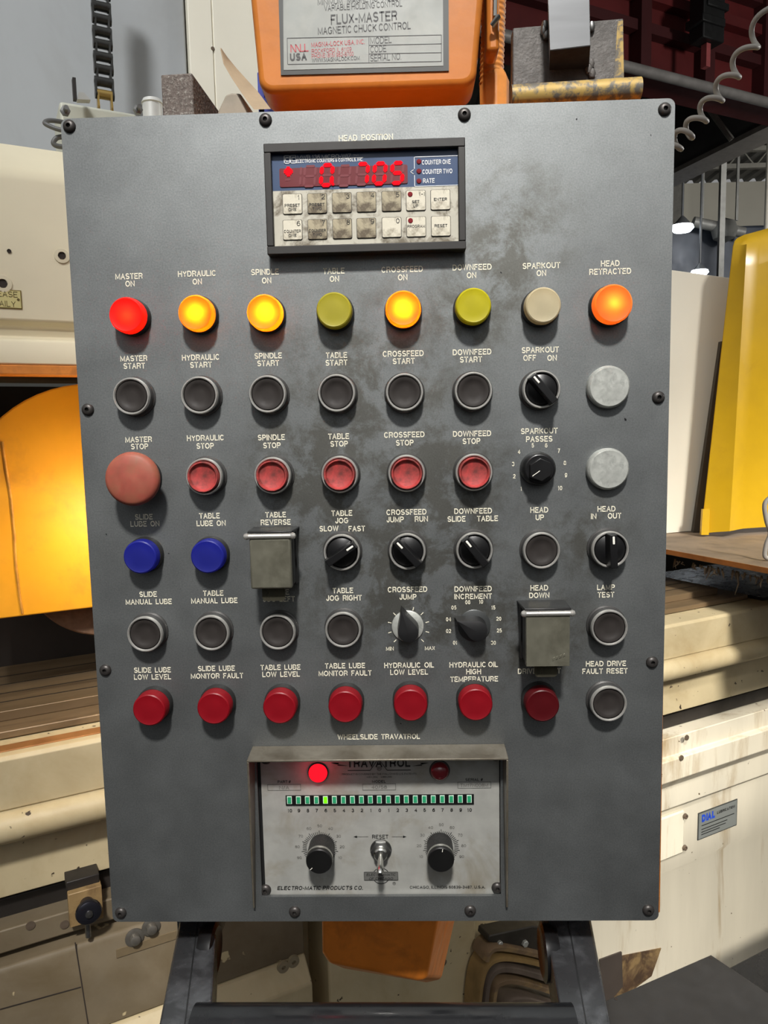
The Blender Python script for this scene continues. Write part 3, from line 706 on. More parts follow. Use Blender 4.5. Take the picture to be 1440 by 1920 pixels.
# call-out box with arrow
f = cface(818, 321); rect_line(b, f, -cw(40), cw(40), -cw(26), cw(26), .0004)
b.use(blue); b.flat([(-cw(41), cw(5)), (-cw(39), cw(5)), (-cw(39), -cw(5)), (-cw(41), -cw(5))], cface(818, 321, .0070)); b.use(white_ink)
for s_ in (1, -1):
    b.flat([(-cw(47), -.0002), (-cw(47), .0002), (-cw(39), s_ * cw(5) + .0002), (-cw(39), s_ * cw(5) - .0002)], f)
b.text('COUNTER ONE', .0044, cface(818, 304), width=cw(52), bold=.02); b.text('COUNTER TWO', .0044, cface(820, 321.5), width=cw(54), bold=.02); b.text('RATE', .0044, cface(804, 339), width=cw(21), bold=.02)
b.build('counter_face', dc, smooth=False)
leddark = mat('unlit_red_led', (112, 26, 32), 0.7, 0, 0.02, spec=.2)
for py in (303, 321, 339.5):
    q = MB().use(leddark); q.lathe([(.0018, 0), (.0016, .0006), (.0001, .0008)], n=20); q.build('indicator_led', dc, cc(785.5, py) + Vector((0, FY, 0)))
# display window
w0, w1 = cc(525, 352), cc(764, 309)
b = MB().use(mat('dark_red_window', (82, 14, 22), 0.35, 0, 0.03, emit=((110, 10, 18), 0.25))); b.prism(rrect(w0.x, w1.x, w0.z + .0002, w1.z, .0012, 3), lambda u, v: Vector((u, FY - .0006, v)), (0, .001, 0))
win = b.build('display_window', dc)
seg_on = emission('lit_red_segment', (255, 20, 32), 1.7)
seg_off = mat('unlit_segment', (104, 32, 40), 0.4, 0, 0.02)
SEG = {'0': 'abcdef', '7': 'abc', '5': 'acdfg', '8': 'abcdefg', '1': 'bc'}
def seg_digit(mb, px, py, on, hgt=.0136, wid=.0076, y=FY - .0008):
    o = cc(px, py); k = .22; hw, hh, th = wid / 2, hgt / 2, (.0014 if y < FY - .0009 else .0008)
    def P(u, v): return Vector((o.x + u + v * k * .5, y, o.z + v))
    def bar(x0, z0, x1, z1):
        d = Vector((x1 - x0, z1 - z0)); L = d.length; d /= L; nn = Vector((-d.y, d.x)); g = .0004
        pts = []
        for a_, b_ in ((g, 0), (g + th, th), (L - g - th, th), (L - g, 0), (L - g - th, -th), (g + th, -th)):
            pts.append((x0 + d.x * a_ + nn.x * b_, z0 + d.y * a_ + nn.y * b_))
        mb.flat(pts, P)
    S = {'a': (-hw, hh, hw, hh), 'b': (hw, 0, hw, hh), 'c': (hw, -hh, hw, 0), 'd': (-hw, -hh, hw, -hh), 'e': (-hw, -hh, -hw, 0), 'f': (-hw, 0, -hw, hh), 'g': (-hw, 0, hw, 0)}
    for c in on: bar(*S[c])
b = MB().use(seg_off)
seg_digit(b, 581, 331, 'abcdefg'); seg_digit(b, 646, 330, 'abcdefg')
seg_digit(b, 554, 331, 'bc')
seg_digit(b, 613, 329, 'g'); seg_digit(b, 679, 328, 'defg'); seg_digit(b, 712, 327, 'g'); seg_digit(b, 745, 326, 'be')
b.flat([(-.0018, -.0005), (.0018, -.0005), (.0018, .0005), (-.0018, .0005)], cface(540, 338, -FY + .0008))
b.build('dim_segments', win, smooth=False)
b = MB().use(seg_on)
for px, py, d in ((613, 329, '0'), (679, 327, '7'), (712, 326, '0'), (745, 325, '5')): seg_digit(b, px, py, SEG[d], y=FY - .0010)
f = cface(541, 322.5, -FY + .0010)
for r_ in ((-.0032, .0032, -.0011, .0011), (-.0012, .0012, -.0034, .0034), (-.0022, .0022, -.0021, .0021)): b.flat([(r_[0], r_[2]), (r_[1], r_[2]), (r_[1], r_[3]), (r_[0], r_[3])], f)
b.prism([(.0010 * math.cos(a * PI / 6), .0010 * math.sin(a * PI / 6)) for a in range(12)], cface(624.5, 346, -FY + .0010), (0, .0001, 0))
b.build('lit_readout', win, smooth=False)
# keys
k_ink = printblack
KEY = [('1', 'PRESET\nONE'), ('2', 'PRESET\nTWO'), ('3', ''), ('4', ''), ('5', ''), ('(-)', 'SET\nUP'), ('', 'ENTER'),
       ('6', 'COUNTER\nONE'), ('7', 'COUNTER\nTWO'), ('8', ''), ('9', ''), ('0', ''), ('', 'PROGRAM'), ('', 'RESET')]
kx = (548.5, 594.8, 641, 687, 734, 779.7, 825.7)
for i, (num, txt) in enumerate(KEY):
    c, r = i % 7, i // 7
    px = kx[c] + (1 if r else 0) * (3 - c) * -.3 + (1.2 if r and c < 3 else 0); py = (383 - c * 1.35) if r == 0 else (431.5 - c * 1.2)
    o = cc(px, py) + Vector((0, FY, 0)); k = MB(); hs = .0071
    k.use(keyline); k.prism(rrect(-hs, hs, -hs, hs, .0012, 4), lambda u, v: Vector((u, -.0003, v)), (0, .0003, 0))
    k.use(keyd if (c in (1, 2, 3, 4) and not (r and c == 4)) else keyw); k.prism(rrect(-hs + .0004, hs - .0004, -hs + .0004, hs - .0004, .001, 4), lambda u, v: Vector((u, -.0009, v)), (0, .0007, 0))
    kf = lambda dx, dz: (lambda u, v: Vector((dx + u, -.00105, dz + v)))
    k.use(k_ink)
    if num: k.text(num, .0048 if num != '(-)' else .0040, kf(.0045, .0043))
    lines = txt.split('\n') if txt else []
    for j, L_ in enumerate(lines): k.text(L_, .0029, kf(-.0001 if num else 0, (.0002 - j * .0029) + (-.0012 if num else 0)), bold=.02, sx=.9 if len(L_) < 7 else .8)
    if num == '(-)' or txt == 'PROGRAM':
        k.use(leddark); k.lathe([(.0018, .0010), (.0016, .0013), (.0001, .0014)], (-.0040, 0, .0042), 18)
    ko = k.build('key', dc, o, smooth=False)
    lab(ko, 'keypad key ' + ' '.join(([num] if num else []) + lines) if (num or lines) else 'keypad key')

# ================================================================== slide controller (sits in the lower cut-out under a bent hood)
PYD = 0.004           # face plate sits this far behind the console face
def tp(px, py, h=0.0): return pp(px, py, h - PYD)
tl_, br_ = tp(487, 1404), tp(937, 1678)
TO = Vector(((tl_.x + br_.x) / 2, PYD, br_.z))
tv = thing('slide_controller', TO, 'silver-faced slide controller with row of green lamps, two knobs and toggle, under bent metal hood', 'controller')
TW = (br_.x - tl_.x) / 2; THh = tl_.z - br_.z
b = MB().use(silver); b.box(-TW, TW, 0, .0016, 0, THh)
def tc_(px, py, h=0.0):
    p = tp(px, py, h); return Vector((p.x - TO.x, 0, p.z - TO.z))
def tface(px, py, h=.0003):
    o = tc_(px, py); return lambda u, v: Vector((o.x + u, -h, o.z + v))
def tw(d): return d * .566 / F_PX
b.use(printblack)
b.text('TRAVATROL', .0092, tface(710, 1430.5), width=tw(124), bold=.03)
b.flat([(-tw(61), -.0003), (-tw(17), -.0003), (-tw(17), .0003), (-tw(61), .0003)], tface(710, 1444)); b.flat([(tw(17), -.0003), (tw(63), -.0003), (tw(63), .0003), (tw(17), .0003)], tface(710, 1444))
for s_ in (-1, 1):
    b.flat([(s_ * tw(17) - .0003, 0), (s_ * tw(17) + .0003, 0), (s_ * tw(3) + .0003, tw(20)), (s_ * tw(3) - .0003, tw(20))], tface(710, 1444.5))
b.text('R', .0024, tface(711, 1441)); 
ringp = lambda r0, n=24: [(r0 * math.cos(2 * PI * k / n), r0 * math.sin(2 * PI * k / n)) for k in range(n)]
def ring(mb, f, r0, r1, n=28):
    A, B = ringp(r0, n), ringp(r1, n); mb.add([f(*p) for p in A + B], [(k, (k + 1) % n, n + (k + 1) % n, n + k) for k in range(n)])
ring(b, tface(711, 1441), .0014, .0017)
for s_, cxp in ((-1, 636), (1, 788)):   # lightning bolts
    f = tface(cxp, 1433); S = tw(1) * s_
    b.flat([(S * -17, -tw(3.5)), (S * 2, tw(0.2)), (S * 0, tw(3)), (S * 17, tw(1.2) + tw(2))], f); b.flat([(S * -17, -tw(3.5)), (S * 4, -tw(2.5)), (S * 2, tw(0.2))], f)
    b.flat([(S * 0, tw(3)), (S * 3, tw(-.2)), (S * 17, tw(3.2))], f)
b.text('PRODUCT IS COVERED BY THE FOLLOWING U.S. PATENTS', .0020, tface(711, 1451), width=tw(147)); b.text('4,611,204    4,881,290', .0018, tface(711, 1456.5), width=tw(50))
b.text('PART #', .0032, tface(533, 1465.5), width=tw(26), bold=.02); b.text('MODEL', .0032, tface(710.5, 1465), width=tw(27), bold=.02); b.text('SERIAL #', .0032, tface(889, 1461.5), width=tw(34), bold=.02)
for x0, x1, y0, y1 in ((502, 564, 1470, 1482), (680, 742, 1469, 1481.5), (858, 920.5, 1465.5, 1478)):
    a_, c_ = tc_(x0, y1), tc_(x1, y0); rect_line(b, lambda u, v: Vector((u, -.0003, v)), a_.x, c_.x, a_.z, c_.z, .00025)
pencil = mat('engraved_scratch', (84, 82, 78), 0.6); b.use(pencil)
b.text('N/A', .0042, tface(533, 1476.5)); b.text('40/58', .0042, tface(711, 1475.5)); b.text('TM17N008M', .0040, tface(889, 1472), width=tw(54)); b.use(printblack)
LED0, LEDP = 542.9, 16.84
labels = [10, 9, 8, 7, 6, 5, 4, 3, 2, 1, 0, 1, 2, 3, 4, 5, 6, 7, 8, 9, 10]
for k, v in enumerate(labels): b.text(str(v), .0040, tface(LED0 + .8 + LEDP * k, 1519.5 - k * .06), bold=.025, sx=.95)
b.text('RESET', .0046, tface(713, 1568.5), width=tw(32), bold=.02)
for s_, cxp in ((-1, 677), (1, 748)):
    f = tface(cxp, 1568.6); S = tw(1) * s_
    b.flat([(S * -14, -.00012), (S * 12, -.00012), (S * 12, .00012), (S * -14, .00012)], f); b.flat([(S * 8, tw(2.6)), (S * 15, 0), (S * 8, -tw(2.6))], f)
b.text('ELECTRO-MATIC PRODUCTS CO.', .0047, tface(600, 1664.5), width=tw(172), bold=.03, shear=.22)
b.text('CHICAGO, ILLINOIS 60639-3487, U.S.A.', .0034, tface(839, 1663), width=tw(150), bold=.02)
for cxp, cyp, nums in ((599.5, 1590, ('90', '80', '70', '60', '50', '40', '30', '20', '10')), (827.5, 1588, ('10', '20', '30', '40', '50', '60', '70', '80', '90'))):
    f = tface(cxp, cyp)
    for k in range(41):
        a = math.radians(225 - 270 * k / 40); u, v = math.cos(a), math.sin(a); r0, r1 = tw(26), tw(37 if k % 5 == 0 else 34); w = .00024
        b.flat([(u * r0 - v * w, v * r0 + u * w), (u * r1 - v * w, v * r1 + u * w), (u * r1 + v * w, v * r1 - u * w), (u * r0 + v * w, v * r0 - u * w)], f)
    b.use(pencil)
    for k, s_ in enumerate(nums):
        a = math.radians(205 - 230 * k / 8); o = tface(cxp + 42 * math.cos(a), cyp - 42 * math.sin(a)); b.text(s_, .0032, o)
    b.use(printblack)
# maker's badge
f = tface(714.5, 1642); badge = mat('badge_grey', (120, 120, 116), 0.4, 0.5)
b.use(printblack); ring(b, f, tw(17.3), tw(15.9)); 
b.use(badge); b.prism(rrect(-tw(34), tw(34), -tw(9), tw(9), .001, 3), tface(714.5, 1642, .0005), (0, .0002, 0)); 
b.use(printblack); rect_line(b, tface(714.5, 1642, .0006), -tw(34), tw(34), -tw(9), tw(9), .0003)
b.text('ELECTRO-MATIC', .0030, tface(714.5, 1639, .0007), width=tw(58), shear=.2, bold=.01); b.text('OF CHICAGO', .0030, tface(714.5, 1646.5, .0007), width=tw(48), shear=.2, bold=.01)
b.text('R', .0018, tface(739, 1656)); ring(b, tface(739, 1656), .0011, .0013)
b.build('controller_face', tv, smooth=False)
# dark chassis behind
b = MB().use(mat('black_chassis', (18, 18, 18), 0.6)); b.box(-TW - .004, TW + .004, .0022, .03, -.004, THh + .006); b.build('chassis', tv)
# LED bar
a_, c_ = tc_(536, 1510.5, .001), tc_(888.5, 1489.5, .001)
b = MB().use(mat('lamp_bar_black', (16, 16, 16), 0.4)); b.box(a_.x, c_.x, -.0010, -.0002, a_.z, c_.z); bar_ = b.build('lamp_bar', tv)
ledgreen = mat('unlit_green_lamp', (38, 140, 96), 0.4, 0, 0.1, 300); ledrim = mat('pale_lamp_rim', (190, 216, 198), 0.5)
ledlit = emission('lit_lime_lamp', (130, 250, 20), 1.1)
for k in range(21):
    o = tc_(LED0 + LEDP * k, 1500 - k * .12, .001); q = MB().use(ledrim)
    q.box(-.0019, .0019, -.0015, -.0009, -.0031, .0031); q.use(ledlit if k == 4 else ledgreen); q.box(-.0014, .0014, -.0018, -.0010, -.0026, .0026)
    q = q.build('bar_lamp', bar_, (o.x, 0, o.z))
    if k == 4: lab(q, 'lit lime-green lamp over number 6')
# red signal lamps
for px, py, lit in ((595, 1454, True), (825, 1450.5, False)):
    q = MB().use(chrome if False else collar); q.lathe([(.0082, 0), (.0080, .0012), (.0074, .0014)], n=32)
    o = tc_(px, py, .006); hb = q.build('signal_lamp', tv, o); lab(hb, 'glowing red signal lamp' if lit else 'unlit dark red signal lamp')
    q = MB().use(emission('lit_signal_red', (255, 20, 36), 1.6) if lit else mat('dark_signal_red', (112, 26, 34), 0.2, 0, 0.03, coat=0.5))
    q.lathe([(.0074, .0)] + [(.0074 * math.cos(math.radians(a)), .0020 + .0050 * math.sin(math.radians(a))) for a in range(0, 86, 12)] + [(.0001, .0071)], n=32)
    q.build('signal_lens', hb)
    if lit:
        L = bpy.data.lights.new('signal_glow', 'POINT'); L.energy = .010; L.color = (1, .06, .10); L.shadow_soft_size = .004
        lo = bpy.data.objects.new('signal_glow', L); COL.objects.link(lo); lo.parent = hb; lo.location = (0, -.012, .001)
# two knobs
for px, py, ang in ((598, 1616, 222), (827, 1613, 82)):
    o = tc_(px, py, .022); q = MB().use(mat('knurled_black', (34, 34, 34), 0.45, 0.2, 0.1, 300, bump=.6, bscale=900))
    q.lathe([(.0102, 0), (.0102, .001), (.0104, .0165)], n=60); 
    kb = q.build('adjust_knob', tv, o); lab(kb, 'knurled black knob, ' + ('left of the toggle switch' if px < 700 else 'right of the toggle switch'))
    q = MB().use(chrome); q.lathe([(.0104, .0165), (.0106, .0175), (.0104, .0190), (.0100, .0190)], n=48)
    q.use(mat('satin_black_knob_face', (14, 14, 14), 0.35)); q.lathe([(.0102, .0190), (.0101, .0215), (.0095, .0222), (.0002, .0222)], n=48)
    q.use(whitep); a = math.radians(ang); u = Vector((math.cos(a), 0, math.sin(a))); w = Vector((-u.z, 0, u.x)) * .0002
    q.add([u * .0070 + w + Vector((0, -.0224, 0)), u * .0095 + w + Vector((0, -.0224, 0)), u * .0095 - w + Vector((0, -.0224, 0)), u * .0070 - w + Vector((0, -.0224, 0))], [(0, 1, 2, 3)])
    q.build('knob_face', kb)
# toggle switch
o = tc_(714, 1596, .003); q = MB().use(steel)
q.lathe([(.0086, 0), (.0086, .0012), (.006, .0013)], n=36); q.lathe([(.0080, .0012), (.0080, .0042), (.0062, .0048), (.004, .0048)], n=6)
ts = lab(q.build('toggle_switch', tv, o), 'metal toggle switch under RESET')
q = MB().use(chrome); q.lathe([(.0055, .0045), (.0055, .0085), (.0045, .0095), (.0005, .0096)], n=28)
q.tube([(0, -.009, 0), (0, -.0185, -.0035), (0, -.0235, -.0055), (0, -.0250, -.0060)], [.0018, .0026, .0028, .0018], 16)
q.build('toggle_lever', ts)
# corner screws
for px, py in ((497, 1671), (933, 1667), (498, 1424), (930, 1418)):
    sm.build('screw', tv, tc_(px, py, .002))
# bent hood
hoodm = mat('bent_sheet_edge', (118, 112, 100), 0.4, 0.5, 0.12, 30, dirt=(78, 70, 56), damt=0.7, dscale=60, dlo=.4, dhi=.7)
HD = .0226
h0, h1 = pp(462.5, 1426, HD), pp(953.5, 1423, HD); hb0, hb1 = pp(475, 1700, .002), pp(952, 1697, .002)
lx0, lx1 = h0.x - TO.x, h1.x - TO.x; bx0, bx1 = hb0.x - TO.x, hb1.x - TO.x
ztop = h0.z - TO.z; zbt = hb0.z - TO.z
b = MB().use(hoodm); T = .0016; Y0 = -PYD - .0002
YF = -PYD - HD
b.hexa([(lx0, YF, ztop - T), (lx1, YF, ztop - T), (lx1, Y0, ztop - T), (lx0, Y0, ztop - T), (lx0, YF, ztop), (lx1, YF, ztop), (lx1, Y0, ztop + .0016), (lx0, Y0, ztop + .0016)])
for s_, xa, xb in ((1, lx0, bx0), (-1, lx1, bx1)):
    b.hexa([(xb, Y0 - .004, zbt), (xb + s_ * T, Y0 - .004, zbt), (xb + s_ * T, Y0, zbt), (xb, Y0, zbt), (xa, YF, ztop - T), (xa + s_ * T, YF, ztop - T), (xa + s_ * T, Y0, ztop - T), (xa, Y0, ztop - T)])
b.build('hood', tv, bevel=.0004)

# ================================================================== handle yoke under the console
ZB = .957
yk = thing('handle_yoke', (0, .06, .90), 'black steel U-shaped handle bar under the console', 'handle')
yo = Vector((0, .06, .90))
blackgloss = mat('black_bar_enamel_sheen', (66, 67, 69), 0.27, 0.5, 0.12, 24, dirt=(128, 130, 134), damt=0.65, dscale=30, dlo=.48, dhi=.8)  # lighter base and pale patches put the overhead sheen into the colour
barends = []
for l0, r0, l1, r1 in ((333, 405, 297, 395), (1024, 1112, 1055, 1146)):
    A, B_, C_, D = pZ(l0, 1742, ZB), pZ(r0, 1742, ZB), pZ(r1, 1925, ZB), pZ(l1, 1925, ZB)
    def ext(p, q, k): return p + (q - p) * k
    A2, B2 = ext(D, A, 1.25), ext(C_, B_, 1.25); D2, C2 = ext(A, D, 1.35), ext(B_, C_, 1.35)
    dn = Vector((0, 0, -.040))
    b = MB().use(blackgloss); p = [D2, C2, B2, A2]; p = [q - yo for q in p]
    b.hexa([q + dn for q in p] + p)
    b.build('arm', yk, bevel=.002, segs=3)
    ma, mb_ = (p[0] + p[1]) / 2, (p[2] + p[3]) / 2; sx2 = Vector((.0005, 0, 0)); dz2 = Vector((0, 0, .0004)); b = MB().use(mat('arm_seam_line', (28, 29, 30), .5))
    b.hexa([ma - sx2 - dz2, ma + sx2 - dz2, mb_ + sx2 - dz2, mb_ - sx2 - dz2, ma - sx2 + dz2, ma + sx2 + dz2, mb_ + sx2 + dz2, mb_ - sx2 + dz2]); b.build('arm_seam', yk)
    xin = (B2.x + C2.x) / 2 if l0 < 700 else (A2.x + D2.x) / 2
    barends.append((xin, A2.y))
    b = MB().use(mat('black_pivot', (20, 20, 21), 0.3, 0.2)); sx_ = 1 if l0 < 700 else -1
    xj = (B2 if l0 < 700 else A2).x
    b.lathe([(.0005, -.004), (.021, -.004), (.023, 0), (.023, .0075), (.019, .009), (.015, .0075), (.0005, .0075)], (xj - sx_ * .001, A2.y - .035 - yo.y, ZB - .014 - yo.z), 40, axis=(Vector((0, 1, 0)), Vector((0, 0, 1)), Vector((sx_, 0, 0))))
    b.build('pivot_boss', yk)
    # upright tab joining the arm to the console bottom
    b = MB().use(blackgloss); xm = (A2.x + B2.x) / 2; b.box(xm - .017, xm + .017, A2.y - .012 - yo.y, A2.y + .03 - yo.y, ZB - .03 - yo.z, CONSOLE.z + .0038 - yo.z); b.build('mounting_tab', yk, bevel=.001)
g = pZ(700, 1879, .962); ty = g.y - .0139
b = MB().use(mat('gloss_black_tube', (34, 35, 37), .22, .3, .08, 30)); b.tube([(barends[0][0] - .004, ty - yo.y, .9443 - yo.z), (barends[1][0] + .006, ty - yo.y, .9443 - yo.z)], .0225, 40)
b.build('grip_bar', yk)

# ================================================================== orange casting below console
b = MB().use(mat('orange_casting_enamel', (228, 132, 44), 0.45, 0, 0.1, 18, dirt=(120, 66, 26), damt=.6, dscale=18, bump=.2, bscale=90))
ca = Vector((0, .17, .8))
def q_(px, py, Y): return pY(px, py, Y) - ca
fr = [q_(605, 1722, .115), q_(842, 1722, .105), q_(800, 1836, .10), q_(783, 1838, .10), q_(617, 1806, .115), q_(603, 1785, .115)]
bk = [q_(640, 1722, .20), q_(905, 1722, .21), q_(828, 1836, .21), q_(800, 1842, .21), q_(640, 1815, .20), q_(636, 1790, .20)]
up = Vector((0, 0, .0))
n = 6
for L_ in (fr, bk):
    for i in (0, 1): L_[i].z = CONSOLE.z + .0035 - ca.z
fr[1].x, bk[1].x = fr[1].x + .004, bk[1].x + .003
b.add(fr + bk, [tuple(range(n)), tuple(range(n, 2 * n))[::-1]] + [(i, (i + 1) % n, n + (i + 1) % n, n + i) for i in range(n)])
b.box(-.07, .05, .03, .235, .06, .185 )
o = b.build('pivot_casting', None, ca, bevel=.004, segs=3); tag(o, 'tapered orange casting under the console, between the black handle arms', 'bracket')

# ================================================================== chuck control box on top
BY = .065
bo = Vector((pY(697, 170, BY).x, BY, CONSOLE.z + PH - .004))
cb = thing('chuck_control_box', bo, 'orange control box with silver nameplate standing behind the console top', 'control box')
def bp(px, py, Y=BY): return pY(px, py, Y) - bo
lx, rx = bp(469, 0).x, bp(924, 0).x; lzb = bp(690, 166).z
lb, rb = bp(484, 166).x, bp(895, 166).x
outl = []
ZT = lzb + .26
def arc(cx_, cz_, r, a0, a1, n=6): return [(cx_ + r * math.cos(math.radians(a0 + (a1 - a0) * k / n)), cz_ + r * math.sin(math.radians(a0 + (a1 - a0) * k / n))) for k in range(n + 1)]
rr = .012
outl = arc(lb + rr, lzb + rr, rr, 190, 270) + arc(rb - rr, lzb + rr, rr, 270, 352) + [(rx + .012, ZT), (lx - .012, ZT)]
b = MB().use(orange); b.prism(outl, lambda u, v: Vector((u, 0, v)), (0, .045, 0)); b.build('lid', cb, bevel=.005, segs=4)
b = MB().use(orange); x0, x1 = bp(520, 190, BY + .05).x, bp(868, 190, BY + .05).x
b.box(x0, x1, .046, .13, .0005, ZT - .01); b.build('box_body', cb, bevel=.004, segs=3)
b = MB().use(mat('black_plate_border', (46, 48, 46), 0.45)); e = -.0012
PB = [bp(521, -60), bp(840.5, -70), bp(841.5, 134), bp(527, 142)]
b.prism([(p.x, p.z) for p in PB], lambda u, v: Vector((u, e, v)), (0, .0012, 0)); npl = b.build('nameplate', cb)
lab(npl, 'silver nameplate with black border lettered FLUX-MASTER')
b = MB().use(mat('nameplate_silver', (128, 131, 127), 0.45, 0.1, 0.04, 30, dirt=(150, 150, 142), damt=.4, dscale=30))
PI_ = [bp(531, -60), bp(830, -70), bp(831, 125), bp(532.5, 133)]
b.prism([(p.x, p.z) for p in PI_], lambda u, v: Vector((u, e - .0003, v)), (0, .0003, 0))
def nf(px, py): o = bp(px, py); sl = -.025; return lambda u, v: Vector((o.x + u, e - .0005, o.z + v - u * sl))
def nw(d): return d * .588 / F_PX
grayink = mat('dark_grey_print', (52, 52, 52), .5); redink = mat('red_print', (168, 62, 70), .5)
b.use(grayink)
b.text('MINIMUM   MAGNETIC   HOLDING', .0062, nf(681, 1), width=nw(170)); b.text('VARIABLE HOLDING CONTROL', .0062, nf(681, 13), width=nw(146))
b.text('FLUX-MASTER', .0102, nf(682.5, 35), width=nw(124), bold=.015); b.text('MAGNETIC CHUCK CONTROL', .0076, nf(683, 55), width=nw(174), bold=.008)
for x0, y0, x1, y1 in ((539, 73.5, 827.5, 67.5), (540, 122.5, 827.5, 117), (692, 87, 827.5, 84), (692, 103, 827.5, 100.5)):
    A, B_ = bp(x0, y0), bp(x1, y1); w = .00022; b.add([Vector((A.x, e - .0005, A.z - w)), Vector((B_.x, e - .0005, B_.z - w)), Vector((B_.x, e - .0005, B_.z + w)), Vector((A.x, e - .0005, A.z + w))], [(0, 1, 2, 3)])
for x0, y0, x1, y1 in ((539, 73.5, 540, 122.5), (692, 70.5, 692, 119.5), (827.5, 67.5, 827.5, 117)):
    A, B_ = bp(x0, y0), bp(x1, y1); w = .00022; b.add([Vector((A.x - w, e - .0005, A.z)), Vector((A.x + w, e - .0005, A.z)), Vector((B_.x + w, e - .0005, B_.z)), Vector((B_.x - w, e - .0005, B_.z))], [(0, 1, 2, 3)])
b.text('MODEL', .0070, nf(694.5, 78.5), 'L', width=nw(40)); b.text('CODE', .0070, nf(694.5, 94.5), 'L', width=nw(30)); b.text('SERIAL NO.', .0070, nf(694.5, 111), 'L', width=nw(58))
b.text('USA', .0078, nf(560, 108.5), width=nw(32), bold=.05); b.text('WWW.MAGNALOCK.COM', .0042, nf(630, 113), width=nw(90), bold=.01)
b.use(redink); b.text('MAGNA-LOCK USA, INC.', .0050, nf(634, 83), width=nw(101), bold=.015); b.text('ROCKFORD, IL 61109', .0044, nf(622, 96), width=nw(75)); b.text('PHONE (815) 962-8700', .0044, nf(624, 105), width=nw(79))
f = nf(562, 92)
for k in range(3):      # zig-zag monogram strokes
    x0 = nw(-17 + k * 9)
    b.flat([(x0, -nw(7)), (x0 + nw(1.8), -nw(7)), (x0 + nw(1.8), nw(7)), (x0, nw(7))], f)
    if k < 2: b.flat([(x0, nw(7)), (x0 + nw(2.2), nw(7)), (x0 + nw(10.5), -nw(7)), (x0 + nw(8.3), -nw(7))], f)
b.flat([(nw(3), -nw(7)), (nw(17), -nw(7)), (nw(17), -nw(5)), (nw(3), -nw(5))], f); b.flat([(nw(9), -nw(7)), (nw(11), -nw(7)), (nw(11), nw(7)), (nw(9), nw(7))], f)
b.build('nameplate_print', npl, smooth=False)
b = MB().use(orange); c = bp(915, 78); b.box(rx - .004, rx + .006, .006, .03, c.z - .004, ZT - .02); b.build('hinge', cb, bevel=.003)
b = MB().use(chrome); c = bp(918, 38); b.tube([(c.x + .002, .0, c.z - .004), (c.x + .006, -.004, c.z), (c.x + .006, .01, c.z + .006)], .0022, 10)
b.tube([(c.x + .004, -.001, c.z + .002), (c.x + .005, .002, c.z + .03)], .0016, 8); b.build('latch', cb)

# conduit right of the box
cy_ = .115
cn0 = pY(927, 190, cy_); co = Vector((cn0.x, cy_, CONSOLE.z + PH - .004))
cd = thing('flexible_conduit', co, 'orange-painted ribbed conduit rising beside the orange control box', 'conduit')
cm = mat('conduit_orange', (206, 132, 60), 0.55, 0, 0.1, 40, dirt=(150, 112, 60), damt=.6, dscale=30)
b = MB().use(cm); R0 = 21 * .66 / F_PX
pts, rad = [], []
A, B_ = pY(921, 160, cy_) - co, pY(929, -90, cy_) - co
for k in range(121): pts.append(A + (B_ - A) * (k / 120)); rad.append(R0 * (1 + .045 * math.sin(k * 1.25)))
b.tube(pts, rad, 28); b.build('hose', cd)
b = MB().use(cm); zt = (pY(921, 155, cy_) - co).z
b.lathe([(.0155, .0005), (.0155, zt * .45), (.0125, zt * .62), (.0130, zt), (.0095, zt * 1.12)], (0, 0, 0), 8, 'Z', cap0=True, cap1=True); b.build('gland_nut', cd, bevel=.001)

# ================================================================== small things lying on the console top
TOPZ = CONSOLE.z + PH - .004
FT = pp(700, 200).z   # visible top edge of the plate
def on_top(px, Y): p = pY(px, 200, Y); return Vector((p.x, Y, TOPZ))
# abrasive stick
p0 = on_top(332, .012); A = pY(302, 140, .006); B_ = pY(362, 136, .006)
wd = B_.x - A.x; ht = A.z - TOPZ - .0005
b = MB().use(mat('coarse_abrasive_grit', (92, 82, 76), 0.75, 0, 0.2, 300, dirt=(150, 146, 138), damt=.7, dscale=420, dlo=.52, dhi=.66, bump=1.0, bscale=420))
b.box(-wd / 2, wd / 2, 0, .12, .0004, ht)
o = b.build('abrasive_stick', None, Vector(((A.x + B_.x) / 2, .004, TOPZ)), bevel=.0012); o.rotation_euler = (0, 0, math.radians(-3)); tag(o, 'square dark brown gritty abrasive stick lying on the console top', 'abrasive stone')
# half-round honing stone
pc = pY(440, 205, .03)
b = MB().use(mat('grey_tan_stone', (138, 130, 116), 0.7, 0, 0.1, 60))
A = pY(401, 205, .025); B_ = pY(466, 203, .025); wv = (B_.x - A.x) / 2; hv = pY(430, 177, .025).z - TOPZ
pts = [(-wv, .0004), (-wv * .72, hv * .55), (-wv * .25, hv * .95), (wv * .1, hv), (wv * .6, hv * .98), (wv, hv * .55), (wv, .0004)]
b.prism(pts, lambda u, v: Vector((u, 0, v)), (.004, .045, 0)); o = b.build('honing_stone', None, Vector(((A.x + B_.x) / 2, .022, TOPZ)), bevel=.0015)
tag(o, 'rounded grey-tan stone beside the gritty stick on the console top', 'stone')
